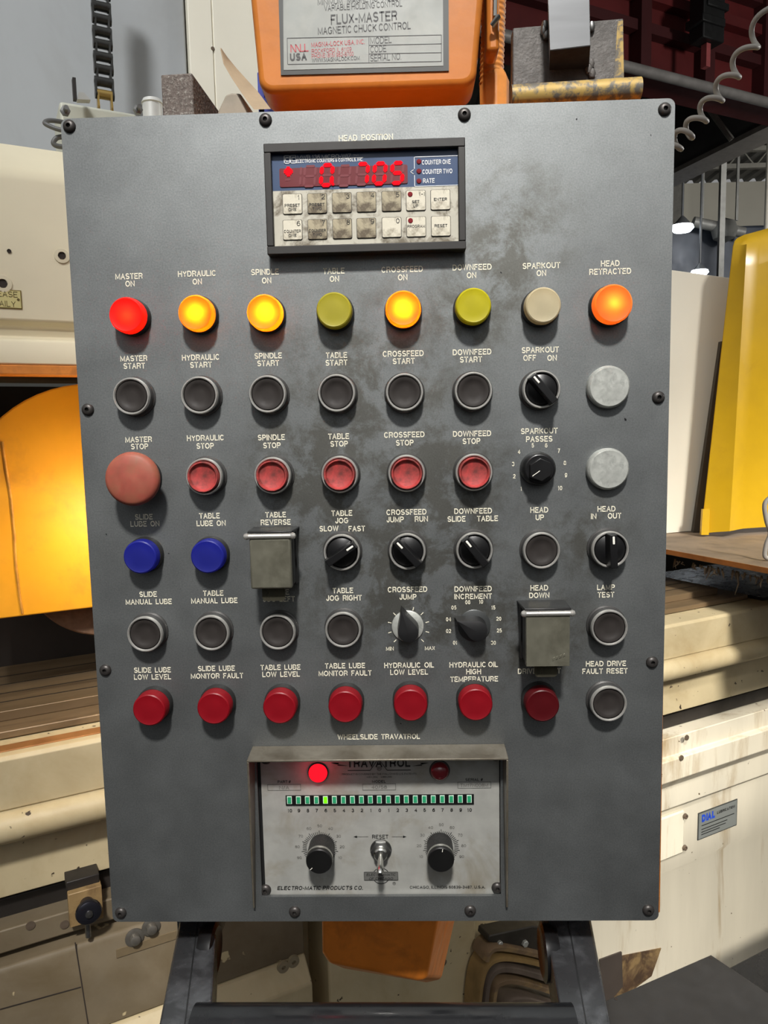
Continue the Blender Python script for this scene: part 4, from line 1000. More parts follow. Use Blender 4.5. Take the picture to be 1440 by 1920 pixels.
# curled card leaning on it
b = MB().use(mat('brown_card', (148, 130, 106), 0.7, 0, 0.12, 40))
cp = [(413, 90), (424, 106), (442, 128), (462, 150), (482, 172), (506, 204)]; cq = [(413, 93), (419, 120), (434, 146), (450, 170), (464, 190), (476, 205)]
ca_ = Vector((pY(490, 203, .016).x, .016, TOPZ)); vs = []
for k, (u, w) in enumerate(zip(cp, cq)):
    vs += [pY(u[0], u[1], .050 - .006 * k) - ca_, pY(w[0], w[1], .022 - .002 * k) - ca_]
for v_ in vs: v_.z = max(v_.z, .0004)
vs2 = [v_ + Vector((.0007, .0004, 0)) for v_ in vs]
n = len(vs); fs = []
for k in range(len(cp) - 1): i = 2 * k; fs += [(i, i + 2, i + 3, i + 1), (n + i + 1, n + i + 3, n + i + 2, n + i), (i, n + i, n + i + 2, i + 2), (i + 1, i + 3, n + i + 3, n + i + 1)]
fs += [(0, 1, n + 1, n), (n - 2, 2 * n - 2, 2 * n - 1, n - 1)]
b.add(vs + vs2, fs); o = b.build('curled_card', None, ca_); tag(o, 'curled brown strip of card standing up left of the orange control box', 'card')
# blue block
b = MB().use(mat('blue_enamel', (40, 58, 158), 0.45)); A = pY(482, 135, .145); B_ = pY(524, 182, .145)
b.box(0, B_.x - A.x + .01, 0, .004, .0005, B_.z - TOPZ); b.box(0, .006, 0, .004, .0005, A.z - TOPZ)
o = b.build('blue_bracket', None, Vector((A.x, .149 - .004, TOPZ)), bevel=.0008); tag(o, 'small blue bracket showing behind the left foot of the orange control box', 'bracket')

# steel block assembly right of the conduit
SY = .035
so = Vector((pY(1070, 180, SY).x, SY, TOPZ))
st = thing('welded_steel_block', so, 'welded bare-steel angle with square bar standing on the console top right', 'steel fixture')
def sp(px, py, Y): return pY(px, py, Y) - so
rawst = mat('scaly_raw_steel', (92, 89, 86), 0.6, 0.2, 0.15, 60, dirt=(66, 62, 58), damt=.6, dscale=80, bump=.5, bscale=420)
worny = mat('steel_with_worn_yellow', (96, 92, 84), 0.55, 0.2, 0.1, 30, dirt=(172, 144, 78), damt=.9, dscale=120, dlo=.43, dhi=.55)
b = MB().use(rawst); yy = .075
q = [sp(961, 172, yy), sp(1171, 165, yy), sp(1169, 34, yy), sp(962, 52, yy)]
dd = Vector((0, .012, 0)); b.hexa([q[0], q[1], q[1] + dd, q[0] + dd, q[3], q[2], q[2] + dd, q[3] + dd]); b.build('angle_plate', st, bevel=.001)
b = MB().use(worny); q = [sp(1150, 166, yy - .0004), sp(1170, 165, yy - .0004), sp(1168, 38, yy - .0004), sp(1158, 40, yy - .0004)]
dd = Vector((0, .001, 0)); b.hexa([q[0], q[1], q[1] + dd, q[0] + dd, q[3], q[2], q[2] + dd, q[3] + dd]); b.build('paint_patch', st)
b = MB().use(mat('ground_bar_steel', (112, 114, 116), .45, .35, .06, 30, stretch=(.3, 1, 3))); y1_, y2_ = .045, .078
q = [sp(1031, 94, y1_), sp(1107, 85, y1_), sp(1104, -60, y1_), sp(1025, -60, y1_)]
r = [sp(1030, 130, yy), sp(1104, 128, yy), sp(1104, -60, yy + .004), sp(1026, -60, yy + .004)]
b.hexa([q[0], q[1], r[1], r[0], q[3], q[2], r[2], r[3]]); b.use(mat('bar_underside_shade', (40, 39, 38), .7, 0, .1, 60)); ez = Vector((0, 0, -.0006))  # dark slab puts the shade of the downward end face into colour
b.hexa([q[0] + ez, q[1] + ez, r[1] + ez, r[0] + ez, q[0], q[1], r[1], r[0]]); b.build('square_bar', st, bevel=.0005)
b = MB().use(rawst)
for px, py in ((1022, 48), (1020, 58), (1024, 66), (1109, 50), (1108, 120), (1104, 130), (1110, 138)):
    c = sp(px, py, yy - .002); MB().use(steel if py < 100 else rawst).lathe([(.0001, -.0036), (.0020, -.003), (.0030, 0), (.0022, .003), (.0001, .0042)], (0, 0, 0), 12, 'Z').build('weld_bead', st, c)
b = MB().use(worny); A, B_ = sp(958, 181, .016), sp(1200, 166, .016); rr = .0076; A.z = max(A.z, rr + .0006); B_.z = max(B_.z, rr + .0006)
b.tube([A, B_], rr, 32); b.build('round_rod', st)
b = MB().use(rawst); b.box(-.045, .045, .006, .06, .0005, .003); b.build('foot', st)

# ================================================================== grinding machine behind (local frame turned 29 degrees)
def mprof(name, parent, matl, prof, x0, x1, bevel=0.0, nseg=1):
    return MB().use(matl).profile_x(prof, x0, x1, nseg).build(name, parent, bevel=bevel)
# bed
bed = mthing('grinder_bed', 'cream grinding machine bed with ledges and grooves behind the console', 'machine base')
XL, XR = -1.3, 1.9
mprof('bed_casting', bed, creamstain, [(.055, 0), (.055, .486), (.040, .506), (.040, .630), (.022, .645), (.020, .664), (.020, .692), (-.002, .716), (-.002, .757), (.008, .760), (.008, .796), (.05, .797), (.05, .80), (.43, .80), (.43, 0)], .36, XR, .002)
mprof('bed_foot_casting', bed, cream, [(-.040, 0), (-.040, .625), (-.013, .651), (.43, .651), (.43, 0)], XL, -.155, .003)
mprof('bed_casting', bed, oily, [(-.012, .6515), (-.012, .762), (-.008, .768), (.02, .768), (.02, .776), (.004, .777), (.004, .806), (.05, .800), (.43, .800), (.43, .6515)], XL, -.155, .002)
mprof('bed_casting', bed, cream, [(.06, 0), (.06, .655), (.05, .80), (.43, .80), (.43, 0)], -.155, .36, .002)
b = MB().use(cream); A = pM(606, 1800, .0); B_ = pM(893, 1800, -.02)
b.box(A.x, B_.x, -.02, .06, 0, .78); b.build('pedestal', bed, bevel=.004)
mprof('way_strip', bed, darkm, [(.045, .798), (.038, .800), (.038, .825), (.045, .828), (.2, .828), (.2, .798)], XL, XR, .001)
def mseam(x0, y0, x1, y1, yl, wpx, nm='panel_seam'):
    A, B_ = pM(x0, y0, yl), pM(x1, y1, yl); w = wpx * .0007
    d = (B_ - A).normalized(); nn = Vector((-d.z, 0, d.x)) * w
    b = MB().use(darkbrown); e = Vector((0, .0012, 0)); b.hexa([A - nn, B_ - nn, B_ - nn + e, A - nn + e, A + nn, B_ + nn, B_ + nn + e, A + nn + e]); return b.build(nm, bed)
mseam(141, 1768, 166, 1925, -.0125, 1.0); mseam(0, 1893, 152, 1851, -.0125, 1.0); mseam(893, 1813, 905, 1745, -.0205, .0001) if False else None
def mknob(px, py, yl, prof, matl, name, label=None, n=28):
    c = pM(px, py, yl); o = MB().use(matl).lathe(prof, (0, 0, 0), n).build(name, bed, c)
    if label: lab(o, label)
    return o
for px, py in ((252, 1757), (283, 1737)):
    mknob(px, py, -.012, [(.0115, 0), (.0115, .002), (.0085, .003), (.0066, .003), (.0062, .009), (.004, .010), (.0001, .0102)], mat('dull_fitting', (120, 116, 108), .4, .6, .1, 60), 'oil_fitting')
for px, py in ((57, 1735), (121, 1733)): mknob(px, py, .004, [(.0052, 0), (.0052, .0012), (.0001, .0014)], rust, 'bolt')
for px, py in ((530, 1811), (549, 1801)): mknob(px, py, -.040, [(.0085, 0), (.0080, .004), (.003, .0045), (.0028, .001), (.0001, .001)], mat('cream_bolt', (150, 138, 112), .5, .2), 'bolt')
for px, py in ((1287, 1383), (1277, 1421)): mknob(px, py, -.002, [(.0055, 0), (.0050, .002), (.0001, .0024)], rust, 'bolt')
mknob(830, 1803, -.02, [(.006, 0), (.0055, .003), (.0001, .0035)], rust, 'bolt')
# engraved scale strip
b = MB().use(mat('scale_strip', (128, 112, 86), .5, .2, .1, 40)); A, B_ = pM(218, 1788, -.012), pM(330, 1752, -.012); w = .0055
b.hexa([A + Vector((0, -.0012, -w)), B_ + Vector((0, -.0012, -w)), B_ + Vector((0, 0, -w)), A + Vector((0, 0, -w)), A + Vector((0, -.0012, w)), B_ + Vector((0, -.0012, w)), B_ + Vector((0, 0, w)), A + Vector((0, 0, w))]); b.build('scale_strip', bed)
# lubricator cover plate + name plate on the right of the bed
b = MB().use(creamstain); A, B_ = pM(1190, 1600, .034), pM(1283, 1530, .034); zt, zb = pM(1283, 1519, .034).z, pM(1283, 1598, .034).z
b.box(A.x - .06, B_.x, .033, .040, zb, zt); b.build('cover_plate', bed, bevel=.003)
for px, py in ((1284, 1530), (1283, 1589)): mknob(px, py, .0325, [(.0058, 0), (.0050, .004), (.003, .0045), (.0028, .002), (.0001, .002)], rust, 'bolt')
A, B_, C_, D = pM(1307, 1575, .04), pM(1380, 1547, .04), pM(1380, 1499, .04), pM(1307, 1524, .04)
b = MB().use(mat('maker_plate_border', (64, 66, 64), .45)); zc0, zc1 = (A.z + B_.z) / 2, (C_.z + D.z) / 2
b.box(A.x, B_.x, .0385, .040, zc0, zc1); b.use(mat('maker_plate_grey', (142, 146, 142), .4, .35, .05)); b.box(A.x + .002, B_.x - .002, .0381, .0385, zc0 + .002, zc1 - .002)
mp_ = b.build('maker_plate', bed); lab(mp_, 'small grey maker plate with blue DIAL lettering')
PW_ = B_.x - A.x; PHt = zc1 - zc0
b = MB().use(mat('blue_print', (36, 74, 190), .5)); pf = lambda fx, fz: (lambda u, v: Vector((A.x + PW_ * fx + u, .0379, zc0 + PHt * fz + v)))
b.text('DIAL', .022, pf(.25, .76), width=PW_ * .33, bold=.07); b.use(printblack)
b.text('LUBRICATION', .0085, pf(.70, .77), width=PW_ * .46, bold=.05)
for k, (fz, x0, x1) in enumerate(((.50, .08, .92), (.36, .08, .74), (.26, .08, .70), (.17, .08, .55))):
    b.flat([(PW_ * x0, -.0009), (PW_ * x1, -.0009), (PW_ * x1, .0009), (PW_ * x0, .0009)], pf(0, fz))
b.build('plate_print', mp_, smooth=False)
# rusty opening low on the right
b = MB().use(mat('rusty_recess', (70, 52, 36), .7, .1, .2, 25, dirt=(122, 100, 66), damt=.9, dscale=18, dlo=.45, dhi=.6)); q = [pM(1128, 1900, .053), pM(1222, 1830, .053), pM(1240, 1778, .053), pM(1128, 1800, .053)]
e = Vector((0, .004, 0)); b.hexa([q[0], q[1], q[1] + e, q[0] + e, q[3], q[2], q[2] + e, q[3] + e]); b.build('rusted_access_panel', bed)
b = MB().use(darkbrown); q = [pM(1125, 1900, .052), pM(1168, 1850, .052), pM(1166, 1785, .052), pM(1125, 1800, .052)]
e = Vector((0, .004, 0)); b.hexa([q[0], q[1], q[1] + e, q[0] + e, q[3], q[2], q[2] + e, q[3] + e]); b.build('access_hole', bed)

# table with cover and rail
tb = mthing('grinder_table', 'cream table cover with half-round rail along the machine front', 'machine table')
bul = [(.0 - .018 * math.sin(math.radians(a)), .933 + .0185 * math.cos(math.radians(a))) for a in range(0, 181, 15)]
mprof('table_cover', tb, cream, [(.33, 1.012), (.012, 1.0175), (.004, 1.0165), (0, 1.012), (0, .9535), (.003, .952)] + bul + [(.02, .912), (.024, .908), (.024, .866), (.022, .846), (.022, .836), (.034, .833), (.33, .833)], XL, XR, .0012)
b = MB().use(mat('rusty_lip', (160, 112, 66), .4, .2, .15, 20, dirt=(120, 74, 40), damt=.7, dscale=30)); b.box(XL, -.1, .014, .034, 1.0165, 1.0190); b.build('rust_strip', tb, bevel=.001)
# table stop dog
dg = mthing('table_stop_dog', 'dark round table stop knob on a tan clamp block, lower left', 'stop knob')
b = MB().use(mat('tan_block', (150, 124, 84), .5, .1, .1, 40, dirt=(84, 60, 40), damt=.7, dscale=40)); A, B_ = pM(131, 1735, -.01), pM(190, 1660, -.01)
b.box(A.x, B_.x, -.012, -.0065 + .009, pM(160, 1732, -.012).z, pM(160, 1669, -.012).z); b.build('clamp_block', dg, bevel=.001)
b = MB().use(darkm); b.box(A.x - .0005, B_.x - .001, -.003, .03, pM(160, 1667, -.004).z, pM(160, 1646, -.004).z); b.build('dog_wedge', dg, bevel=.001)
c = pM(166, 1709, -.030)
b = MB().use(mat('blued_steel', (50, 50, 58), .28, .7, .05)); b.lathe([(.008, -.019), (.010, -.006), (.0140, -.003), (.0150, .001), (.0142, .004), (.012, .0055), (.0045, .0055)], (0, 0, 0), 36); b.use(steel); b.lathe([(.0045, .0055), (.0042, .0075), (.0001, .008)], (0, 0, 0), 20)
b.build('knob', dg, c)
b = MB().use(steel); z1_, z2_ = pM(164, 1736, -.016).z, pM(163, 1757, -.016).z; b.tube([(c.x - .001, -.016, z1_ + .01), (c.x - .001, -.016, z2_)], .0034, 14); b.build('stop_pin', dg)

# magnetic chuck on the table
ck = mthing('magnetic_chuck', 'oily brown magnetic chuck plates lying along the table behind the cover', 'chuck')
xr1 = pM(1398, 1130, .06).x; xr2 = pM(1340, 1106, .1).x
chm = mat('chuck_steel', (128, 108, 82), .42, .3, .14, 14, dirt=(70, 56, 42), damt=.7, dscale=16, stretch=(.35, 1.6, 1))
b = MB().use(chm); b.box(XL, xr1, .055, .325, 1.0178, 1.0275); b.build('base_plate', ck, bevel=.0015)
b = MB().use(chm); b.box(XL, xr2, .092, .30, 1.0275, 1.0405); b.build('top_plate', ck, bevel=.001)
b = MB().use(darkm)
for y in (.128, .165, .205, .245): b.box(XL, xr2 - .02, y, y + .0022, 1.0403, 1.0409)
b.build('inlay_strips', ck)

# wheel head on the left
wh = mthing('spindle_housing', 'cream spindle housing with orange lower edge hanging over the table at left', 'machine housing')
mprof('head_housing', wh, cream_clean, [(0, 1.512), (0, 1.662), (.004, 1.672), (.012, 1.680), (.07, 1.722), (.16, 1.745), (.30, 1.745), (.30, 1.462), (-.016, 1.462), (-.016, 1.486), (-.013, 1.490), (.010, 1.494), (.010, 1.506)], XL, -.18, .002)
b = MB().use(mat('orange_trim', (214, 132, 56), .5, 0, .12, 30, dirt=(140, 84, 40), damt=.6, dscale=30)); b.box(XL, -.18, -.018, .02, 1.4515, 1.4615); b.build('orange_trim', wh, bevel=.001)
def hknob(px, py, r, name, matl=None, ring_=True):
    c = pM(px, py, 0); b = MB().use(matl or cream_clean)
    if ring_: b.lathe([(r * 2.0, 0), (r * 1.9, .0014), (r * 1.05, .0016), (r, .0010)], (0, 0, 0), 30)
    b.use(darkbrown); b.lathe([(r, .0010), (r * .9, .0002), (.0001, .0002)], (0, 0, 0), 6 if ring_ else 16); b.build(name, wh, c)
hknob(116, 480, .0042, 'socket_screw'); hknob(17, 471, .0022, 'drilled_hole', None, False); hknob(5, 532, .0048, 'grease_fitting')
c = pM(42, 580, 0); d = pM(42, 545, 0); e_ = pM(-45, 547, 0)
b = MB().use(mat('grease_plate_border', (120, 104, 50), .5)); b.box(e_.x, c.x, -.0009, 0, c.z, d.z); b.use(mat('grease_plate', (210, 200, 140), .45, .15)); b.box(e_.x + .001, c.x - .001, -.0013, -.0009, c.z + .001, d.z - .001)
b.use(mat('brown_print', (96, 84, 44), .5)); zc = (c.z + d.z) / 2; xc = pM(2, 560, 0).x
b.text('GREASE', .0088, lambda u, v: Vector((pM(33, 556, 0).x + u, -.0015, zc + .0052 + v)), 'R', sx=.8); b.text('DAILY', .0088, lambda u, v: Vector((pM(29, 567, 0).x + u, -.0015, zc - .0052 + v)), 'R', sx=.8)
b.lathe([(.0015, .0013), (.0012, .002), (.0001, .0021)], (c.x - .0035, 0, zc), 12)
lab(b.build('grease_plate', wh), 'small yellowed plate reading GREASE DAILY')
# back of the work space
b = MB().use(darkbrown); b.box(XL, .42, .345, .355, .80, 1.46); b.build('back_sheet', bed)

# wheel guard and wheel
gc = pM(186, 948, .1)
gd = mthing('wheel_guard', 'yellow rounded wheel guard glowing in the work light at left', 'wheel guard')
yel = mat('yellow_enamel', (240, 170, 40), .5, 0, .06, 12, dirt=(186, 130, 54), damt=.5, dscale=14, dlo=.5, dhi=.75)
Rg = .158; zb = pM(170, 1140, .1).z
prof = [(gc.x + Rg * math.cos(math.radians(a)), gc.z + Rg * math.sin(math.radians(a))) for a in range(0, 181, 6)]
prof = [(gc.x + Rg, zb)] + prof + [(gc.x - Rg, zb)]
b = MB().use(yel); b.prism(prof, lambda u, v: Vector((u, .10, v)), (0, .006, 0)); inn = [(gc.x + (u - gc.x) * .97, zb if v <= zb + 1e-6 else gc.z + (v - gc.z) * .97) for u, v in prof]
ring_ = prof + inn[::-1]; b.prism(ring_, lambda u, v: Vector((u, .1055, v)), (0, .11, 0)); b.build('guard_shell', gd, bevel=.002, segs=3)
b = MB().use(mat('weld_seam', (214, 152, 62), .6, 0, .2, 60))
sp_ = [pM(4, 828, .0995), pM(10, 870, .0995), pM(20, 930, .0995), pM(27, 1000, .0995), pM(30, 1060, .0995), pM(36, 1110, .0995), pM(42, 1150, .0995)]
b.tube(sp_, .0016, 8); b.build('weld_seam', gd)
wl_ = mthing('grinding_wheel', 'dark brown grinding wheel showing below the yellow guard', 'grinding wheel')
wc = pM(200, 1050, .135)
b = MB().use(mat('vitrified_brown', (124, 96, 76), .8, 0, .1, 120, bump=.6, bscale=300)); Rw = .105
b.lathe([(.02, 0), (Rw - .002, 0), (Rw, -.002), (Rw, -.048), (Rw - .002, -.05), (.02, -.05)], (0, 0, 0), 72); b.build('wheel_disc', wl_, wc)

# work lamp that lights the guard (its shade is behind the console)
lp = pM(230, 985, .0); lw = m2w(lp)
wk = thing('work_lamp', lw, 'small work lamp tucked behind the console, lighting the yellow guard', 'lamp')
b = MB().use(darkm); b.tube([(.03, .0, .0), (.06, .02, .05), (.08, .10, .08), (.09, .30, .085)], .006, 12); b.build('lamp_arm', wk)
b = MB().use(darkm); ax = (Vector((0, 0, 1)), Vector((.6, -.8, 0)).normalized(), Vector((.8, .6, 0)).normalized())
b.lathe([(.026, -.004), (.024, .02), (.012, .036), (.0005, .038)], (0, 0, 0), 28, axis=(ax[0], ax[1], Vector((1, -.15, 0)).normalized())); b.build('lamp_shade', wk)
L = bpy.data.lights.new('work_bulb', 'POINT'); L.energy = 0.95; L.color = (1, .76, .42); L.shadow_soft_size = .012
lo = bpy.data.objects.new('work_bulb', L); COL.objects.link(lo); lo.parent = wk; lo.location = (-.012, .004, 0)

# machine column, cream post
colm = mat('grey_column_enamel', (160, 163, 164), .55, 0, .05, 2.5, dirt=(136, 136, 132), damt=.6, dscale=3.0, stretch=(1, 1, .5))
xg = pM(347, 30, .45).x; xg0 = pM(352, 150, .45).x
mc = mthing('machine_column', 'tall smooth grey machine column at upper left behind the chain', 'machine column')
b = MB().use(colm); b.box(XL, (xg + xg0) / 2, .45, .9, 0, 3.0); b.build('column_casting', mc, bevel=.004)
po = mthing('column_cover', 'cream vertical sheet-metal cover beside the grey column', 'machine cover')
xa = (xg + xg0) / 2 + .003; xb = pM(600, 60, .45).x
b = MB().use(mat('pale_cream_cover', (222, 217, 200), .5, 0, .04, 6)); xm = pM(396, 60, .45).x
b.box(xa, xm - .0012, .44, .6, 0, 3.0); b.box(xm + .0012, xb, .44, .6, 0, 3.0); b.box(xa + .002, xb - .002, .4425, .59, 0, 2.99); b.build('cover_sheet', po, bevel=.001)
c = pM(399, 91, .44); b = MB().use(rust); b.lathe([(.0035, 0), (.003, .001), (.0001, .0012)], (0, 0, 0), 14); b.build('screw', po, c)

# hanging roller chain
chx = .37
ct = pM(190, -60, chx); cbm = pM(196, 178, chx)
chn = mthing('roller_chain', 'dark oily roller chain hanging in front of the grey column', 'chain')
chain_m = mat('oily_chain', (62, 62, 60), .4, .6, .15, 60, dirt=(30, 28, 26), damt=.8, dscale=50)
brassm = mat('brass_link', (170, 142, 82), .35, .7, .1)
pitch = 23.5 * 1.16 / F_PX; nlinks = 13
for k in range(nlinks):
    f = k / (nlinks - 1.0); py = 190 - k * 23.6; px = 196.5 - 7.5 * (k * 23.6) / 190.0
    p = pM(px, py, chx); mm = brassm if k == 0 else chain_m
    hw = .0112 if k % 2 else .0085
    b = MB().use(mm)
    for s_ in (-1, 1):
        pr = []
        r_ = .0072
        for a in range(-60, 241, 20):
            pass
        top = [(r_ * math.cos(math.radians(a)), pitch / 2 + r_ * math.sin(math.radians(a))) for a in range(0, 181, 30)]
        bot = [(r_ * math.cos(math.radians(a)), -pitch / 2 + r_ * math.sin(math.radians(a))) for a in range(180, 361, 30)]
        wst = [(-.0045, 0)]; wst2 = [(.0045, 0)]
        poly = top + wst + bot + wst2
        b.prism(poly, lambda u, v: Vector((s_ * hw, u, v)), (s_ * .003, 0, 0))
    b.lathe([(.0072, -hw), (.0072, hw)], (0, 0, pitch / 2), 14, 'X'); b.lathe([(.0028, -hw - .0035), (.0028, hw + .0035)], (0, 0, pitch / 2), 10, 'X', cap0=True, cap1=True)
    o = b.build('link', chn, p)
# junction box on the head top, clip, knob and cable loop
jb = mthing('junction_box', 'pale metal junction box behind the top left of the console', 'junction box')
A = pM(120, 215, .12); B_ = pM(268, 189, .12)
b = MB().use(mat('pale_grey_green', (178, 178, 164), .5, .1, .05, 20)); b.box(A.x, B_.x, .165, .25, 1.746, B_.z); b.build('box_body', jb, bevel=.004, segs=3)
b = MB().use(steel)
for px, py in ((122, 210), (258, 208)):
    c = pM(px, py, .118); b.lathe([(.006, 0), (.006, .006), (.003, .0065), (.003, .016), (.0001, .016)], c, 6)
b.build('bolt', jb)
b = MB().use(mat('pale_knob', (196, 196, 190), .4, .2)); c = pM(286, 205, .15); b.lathe([(.013, -.05), (.013, .006), (.0145, .007), (.012, .012), (.0001, .014)], c, 28, 'Z'); b.build('round_cap', jb)
b = MB().use(darkm); c = pM(141, 178, .14); b.box(c.x - .002, c.x + .002, .14, .15, B_.z - .004, B_.z + .022)
b.use(mat('pale_clip', (170, 170, 165), .45)); d0, d1, d2 = pM(145, 186, .14), pM(170, 187, .14), pM(148, 172, .14); b.prism([(d0.x, d0.z), (d1.x, d1.z), (pM(158, 174, .14).x, pM(158, 174, .14).z), (d2.x, d2.z)], lambda u, v: Vector((u, .14, v)), (0, .012, 0)); b.build('clip', jb)
lpth = [(125, 246), (104, 241), (88, 234), (84, 230), (92, 226), (112, 228), (130, 232)]
b = MB().use(mat('grey_cable', (88, 88, 86), .5)); b.tube(smooth([pM(px, py, .10 + .004 * k) for k, (px, py) in enumerate(lpth)]), .0028, 10)
b.tube(smooth([pM(px, py, .11) for px, py in ((130, 256), (108, 258), (100, 268), (108, 274), (130, 276))]), .003, 10); b.build('cable_loop', jb)

# ================================================================== right side: deck, splash sheet, yellow guard
dko = Vector((.9, 1.05, 1.108))
d1, d2 = pZ(1250, 1030, 1.12), pZ(1440, 1065, 1.12); dv = (d2 - d1).normalized(); dn_ = Vector((-dv.y, dv.x, 0))
if dn_.y < 0: dn_ = -dn_
ea, eb = d1 - dv * .28, d2 + dv * .25
P4 = [ea, eb, eb + dn_ * .75, ea + dn_ * .75]
b = MB().use(mat('dirty_plywood', (122, 106, 88), .7, 0, .12, 10, dirt=(82, 70, 58), damt=.7, dscale=12)); P4l = [p - dko for p in P4]
b.hexa([p - Vector((0, 0, .011)) for p in P4l] + P4l); b.use(mat('ply_edge_rust', (172, 108, 52), .6, 0, .15, 30)); e = (-dn_) * .0012
b.hexa([P4l[0] - Vector((0, 0, .010)), P4l[1] - Vector((0, 0, .010)), P4l[1] - Vector((0, 0, .010)) + e, P4l[0] - Vector((0, 0, .010)) + e, P4l[0], P4l[1], P4l[1] + e, P4l[0] + e])
deck = b.build('plywood_shelf', None, dko); tag(deck, 'dirty brown plywood shelf with orange edge at right of the machine', 'shelf')
lint = MB().use(mat('grimy_lint', (96, 82, 64), .9, 0, .2, 60))
for k in range(150):
    t_ = random.random(); p = ea + (eb - ea) * t_ + dn_ * random.uniform(.003, .03) - dko; p.z = -.011
    L_ = random.uniform(.006, .02) * (2.2 if random.random() < .06 else 1); lint.tube([p, p + Vector((random.uniform(-.004, .004), 0, -L_ * .5)), p + Vector((random.uniform(-.008, .008), 0, -L_))], [.0022, .0018, .0006], 5)
lo_ = lint.build('hanging_lint', None, dko); lo_['kind'] = 'stuff'; tag(lo_, 'brown lint and swarf hanging under the plywood shelf edge', 'lint')
cbn = mthing('shelf_cabinet', 'dark cabinet body carrying the plywood shelf behind the table end', 'cabinet')
b = MB().use(mat('black_support', (40, 38, 36), .6)); b.box(.45, 1.5, .44, 1.1, 0, 1.06); b.box(.5, 1.45, .78, 1.08, 1.06, 1.1085); b.build('cabinet_body', cbn)
# white splash sheet
wa, wb = pZ(1225, 1003, 1.12), pZ(1345, 992, 1.12); wo_ = (wa + wb) / 2
zt = pY(1290, 518, wo_.y).z; uu = (wb - wa); nn = Vector((-uu.y, uu.x, 0)).normalized() * .008
b = MB().use(mat('white_splash_plastic', (228, 222, 206), .45, 0, .03, 4)); L0, L1 = wa - wo_ - uu * .3, wb - wo_
b.hexa([L0 + Vector((0, 0, .0008)), L1 + Vector((0, 0, .0008)), L1 + nn + Vector((0, 0, .0008)), L0 + nn + Vector((0, 0, .0008)), L0 + Vector((0, 0, zt - 1.12 + .015)), L1 + Vector((.02, 0, zt - 1.12)), L1 + nn + Vector((.02, 0, zt - 1.12)), L0 + nn + Vector((0, 0, zt - 1.12 + .015))])
o = b.build('splash_sheet', None, wo_, bevel=.001); tag(o, 'plain white splash sheet standing on the plywood shelf', 'panel')
# yellow bent guard
yo_ = pZ(1400, 1004, 1.12); YY = yo_.y
def yq(px, py, dy=0): return pY(px, py, YY + dy) - yo_
yg = thing('yellow_sheet_guard', yo_, 'tall bent yellow sheet-metal guard standing on the plywood shelf at right edge', 'machine guard')
yel2 = mat('chrome_yellow_enamel', (206, 164, 26), .38, 0, .05, 8, dirt=(150, 108, 40), damt=.5, dscale=9, dlo=.6, dhi=.85)
b = MB().use(yel2); rows = []
for f in (0, .15, .35, .55, .75, .92, 1.0):
    py = 1000 + (462 - 1000) * f; x0 = 1315 + (1375 - 1315) * f; x1 = 1368 + (1400 - 1368) * f
    rows.append([yq(x0 + 2, py + 2, .03), yq(x0, py, .0), yq(x0 + (x1 - x0) * .45, py - 2, -.012), yq(x1, py - 4, -.03), yq(x1 + 25, py - 9, .02), yq(1560, py - 20, .06)])
rows.append([yq(1379, 456, .035), yq(1378, 452, .006), yq(1392, 448, .01), yq(1404, 444, .03), yq(1425, 438, .06), yq(1560, 405, .09)])
rows.append([yq(1383, 452, .05), yq(1383, 446, .03), yq(1396, 440, .05), yq(1408, 437, .07), yq(1440, 428, .1), yq(1560, 400, .13)])
nc = 6; vs = [p for r_ in rows for p in r_]; 
for v_ in vs: v_.z = max(v_.z, .0008)
th_ = Vector((0, .003, 0)); nv = len(vs); fs = []
for r_ in range(len(rows) - 1):
    for c_ in range(nc - 1):
        i = r_ * nc + c_; fs += [(i, i + 1, i + nc + 1, i + nc), (nv + i, nv + i + nc, nv + i + nc + 1, nv + i + 1)]
bd = [r_ * nc for r_ in range(len(rows))]
for r_ in range(len(rows) - 1):
    i, j = r_ * nc, (r_ + 1) * nc; fs.append((i, j, nv + j, nv + i)); i, j = i + nc - 1, j + nc - 1; fs.append((i, nv + i, nv + j, j))
b.add(vs + [v_ + th_ for v_ in vs], fs); b.build('bent_sheet', yg, angle=60)
b = MB().use(yel2); q = [yq(1315, 1003, -.012), yq(1329, 1003, -.012), yq(1331, 955, -.012), yq(1318, 955, -.012)]; 
for v_ in q: v_.z = max(v_.z, .001)
e = Vector((0, .01, 0)); b.hexa([q[0], q[1], q[1] + e, q[0] + e, q[3], q[2], q[2] + e, q[3] + e]); b.build('foot_clip', yg)
# dark post between sheet and guard
b = MB().use(mat('dark_brown_post', (74, 66, 56), .6)); A, B_ = pY(1300, 1000, YY + .06), pY(1330, 1000, YY + .06); T0, T1 = pY(1352, 640, YY + .06), pY(1362, 640, YY + .06); o_ = (A + B_) / 2; o_.z = 1.12
e = Vector((0, .015, 0)); A, B_, T0, T1 = A - o_, B_ - o_, T0 - o_, T1 - o_; A.z = B_.z = .0008
b.hexa([A, B_, B_ + e, A + e, T0, T1, T1 + e, T0 + e]); o = b.build('guard_strut', None, o_); tag(o, 'thin dark leaning strut between the white sheet and the yellow guard', 'strut')
# cable clip at the far right
b = MB().use(mat('pale_grey_cable', (150, 146, 140), .45)); ko = pZ(1436, 1052, 1.12) 
pts = [pY(px, py, ko.y) - ko for px, py in ((1448, 930), (1434, 945), (1437, 975), (1444, 1000), (1437, 1020), (1434, 1042), (1442, 1052))]
pts = [Vector((p.x, p.y, max(p.z, .004))) for p in pts]
b.tube(smooth(pts), .0042, 10); o = b.build('loose_cable', None, ko); tag(o, 'grey cable hanging down to the plywood shelf at the right edge', 'cable')
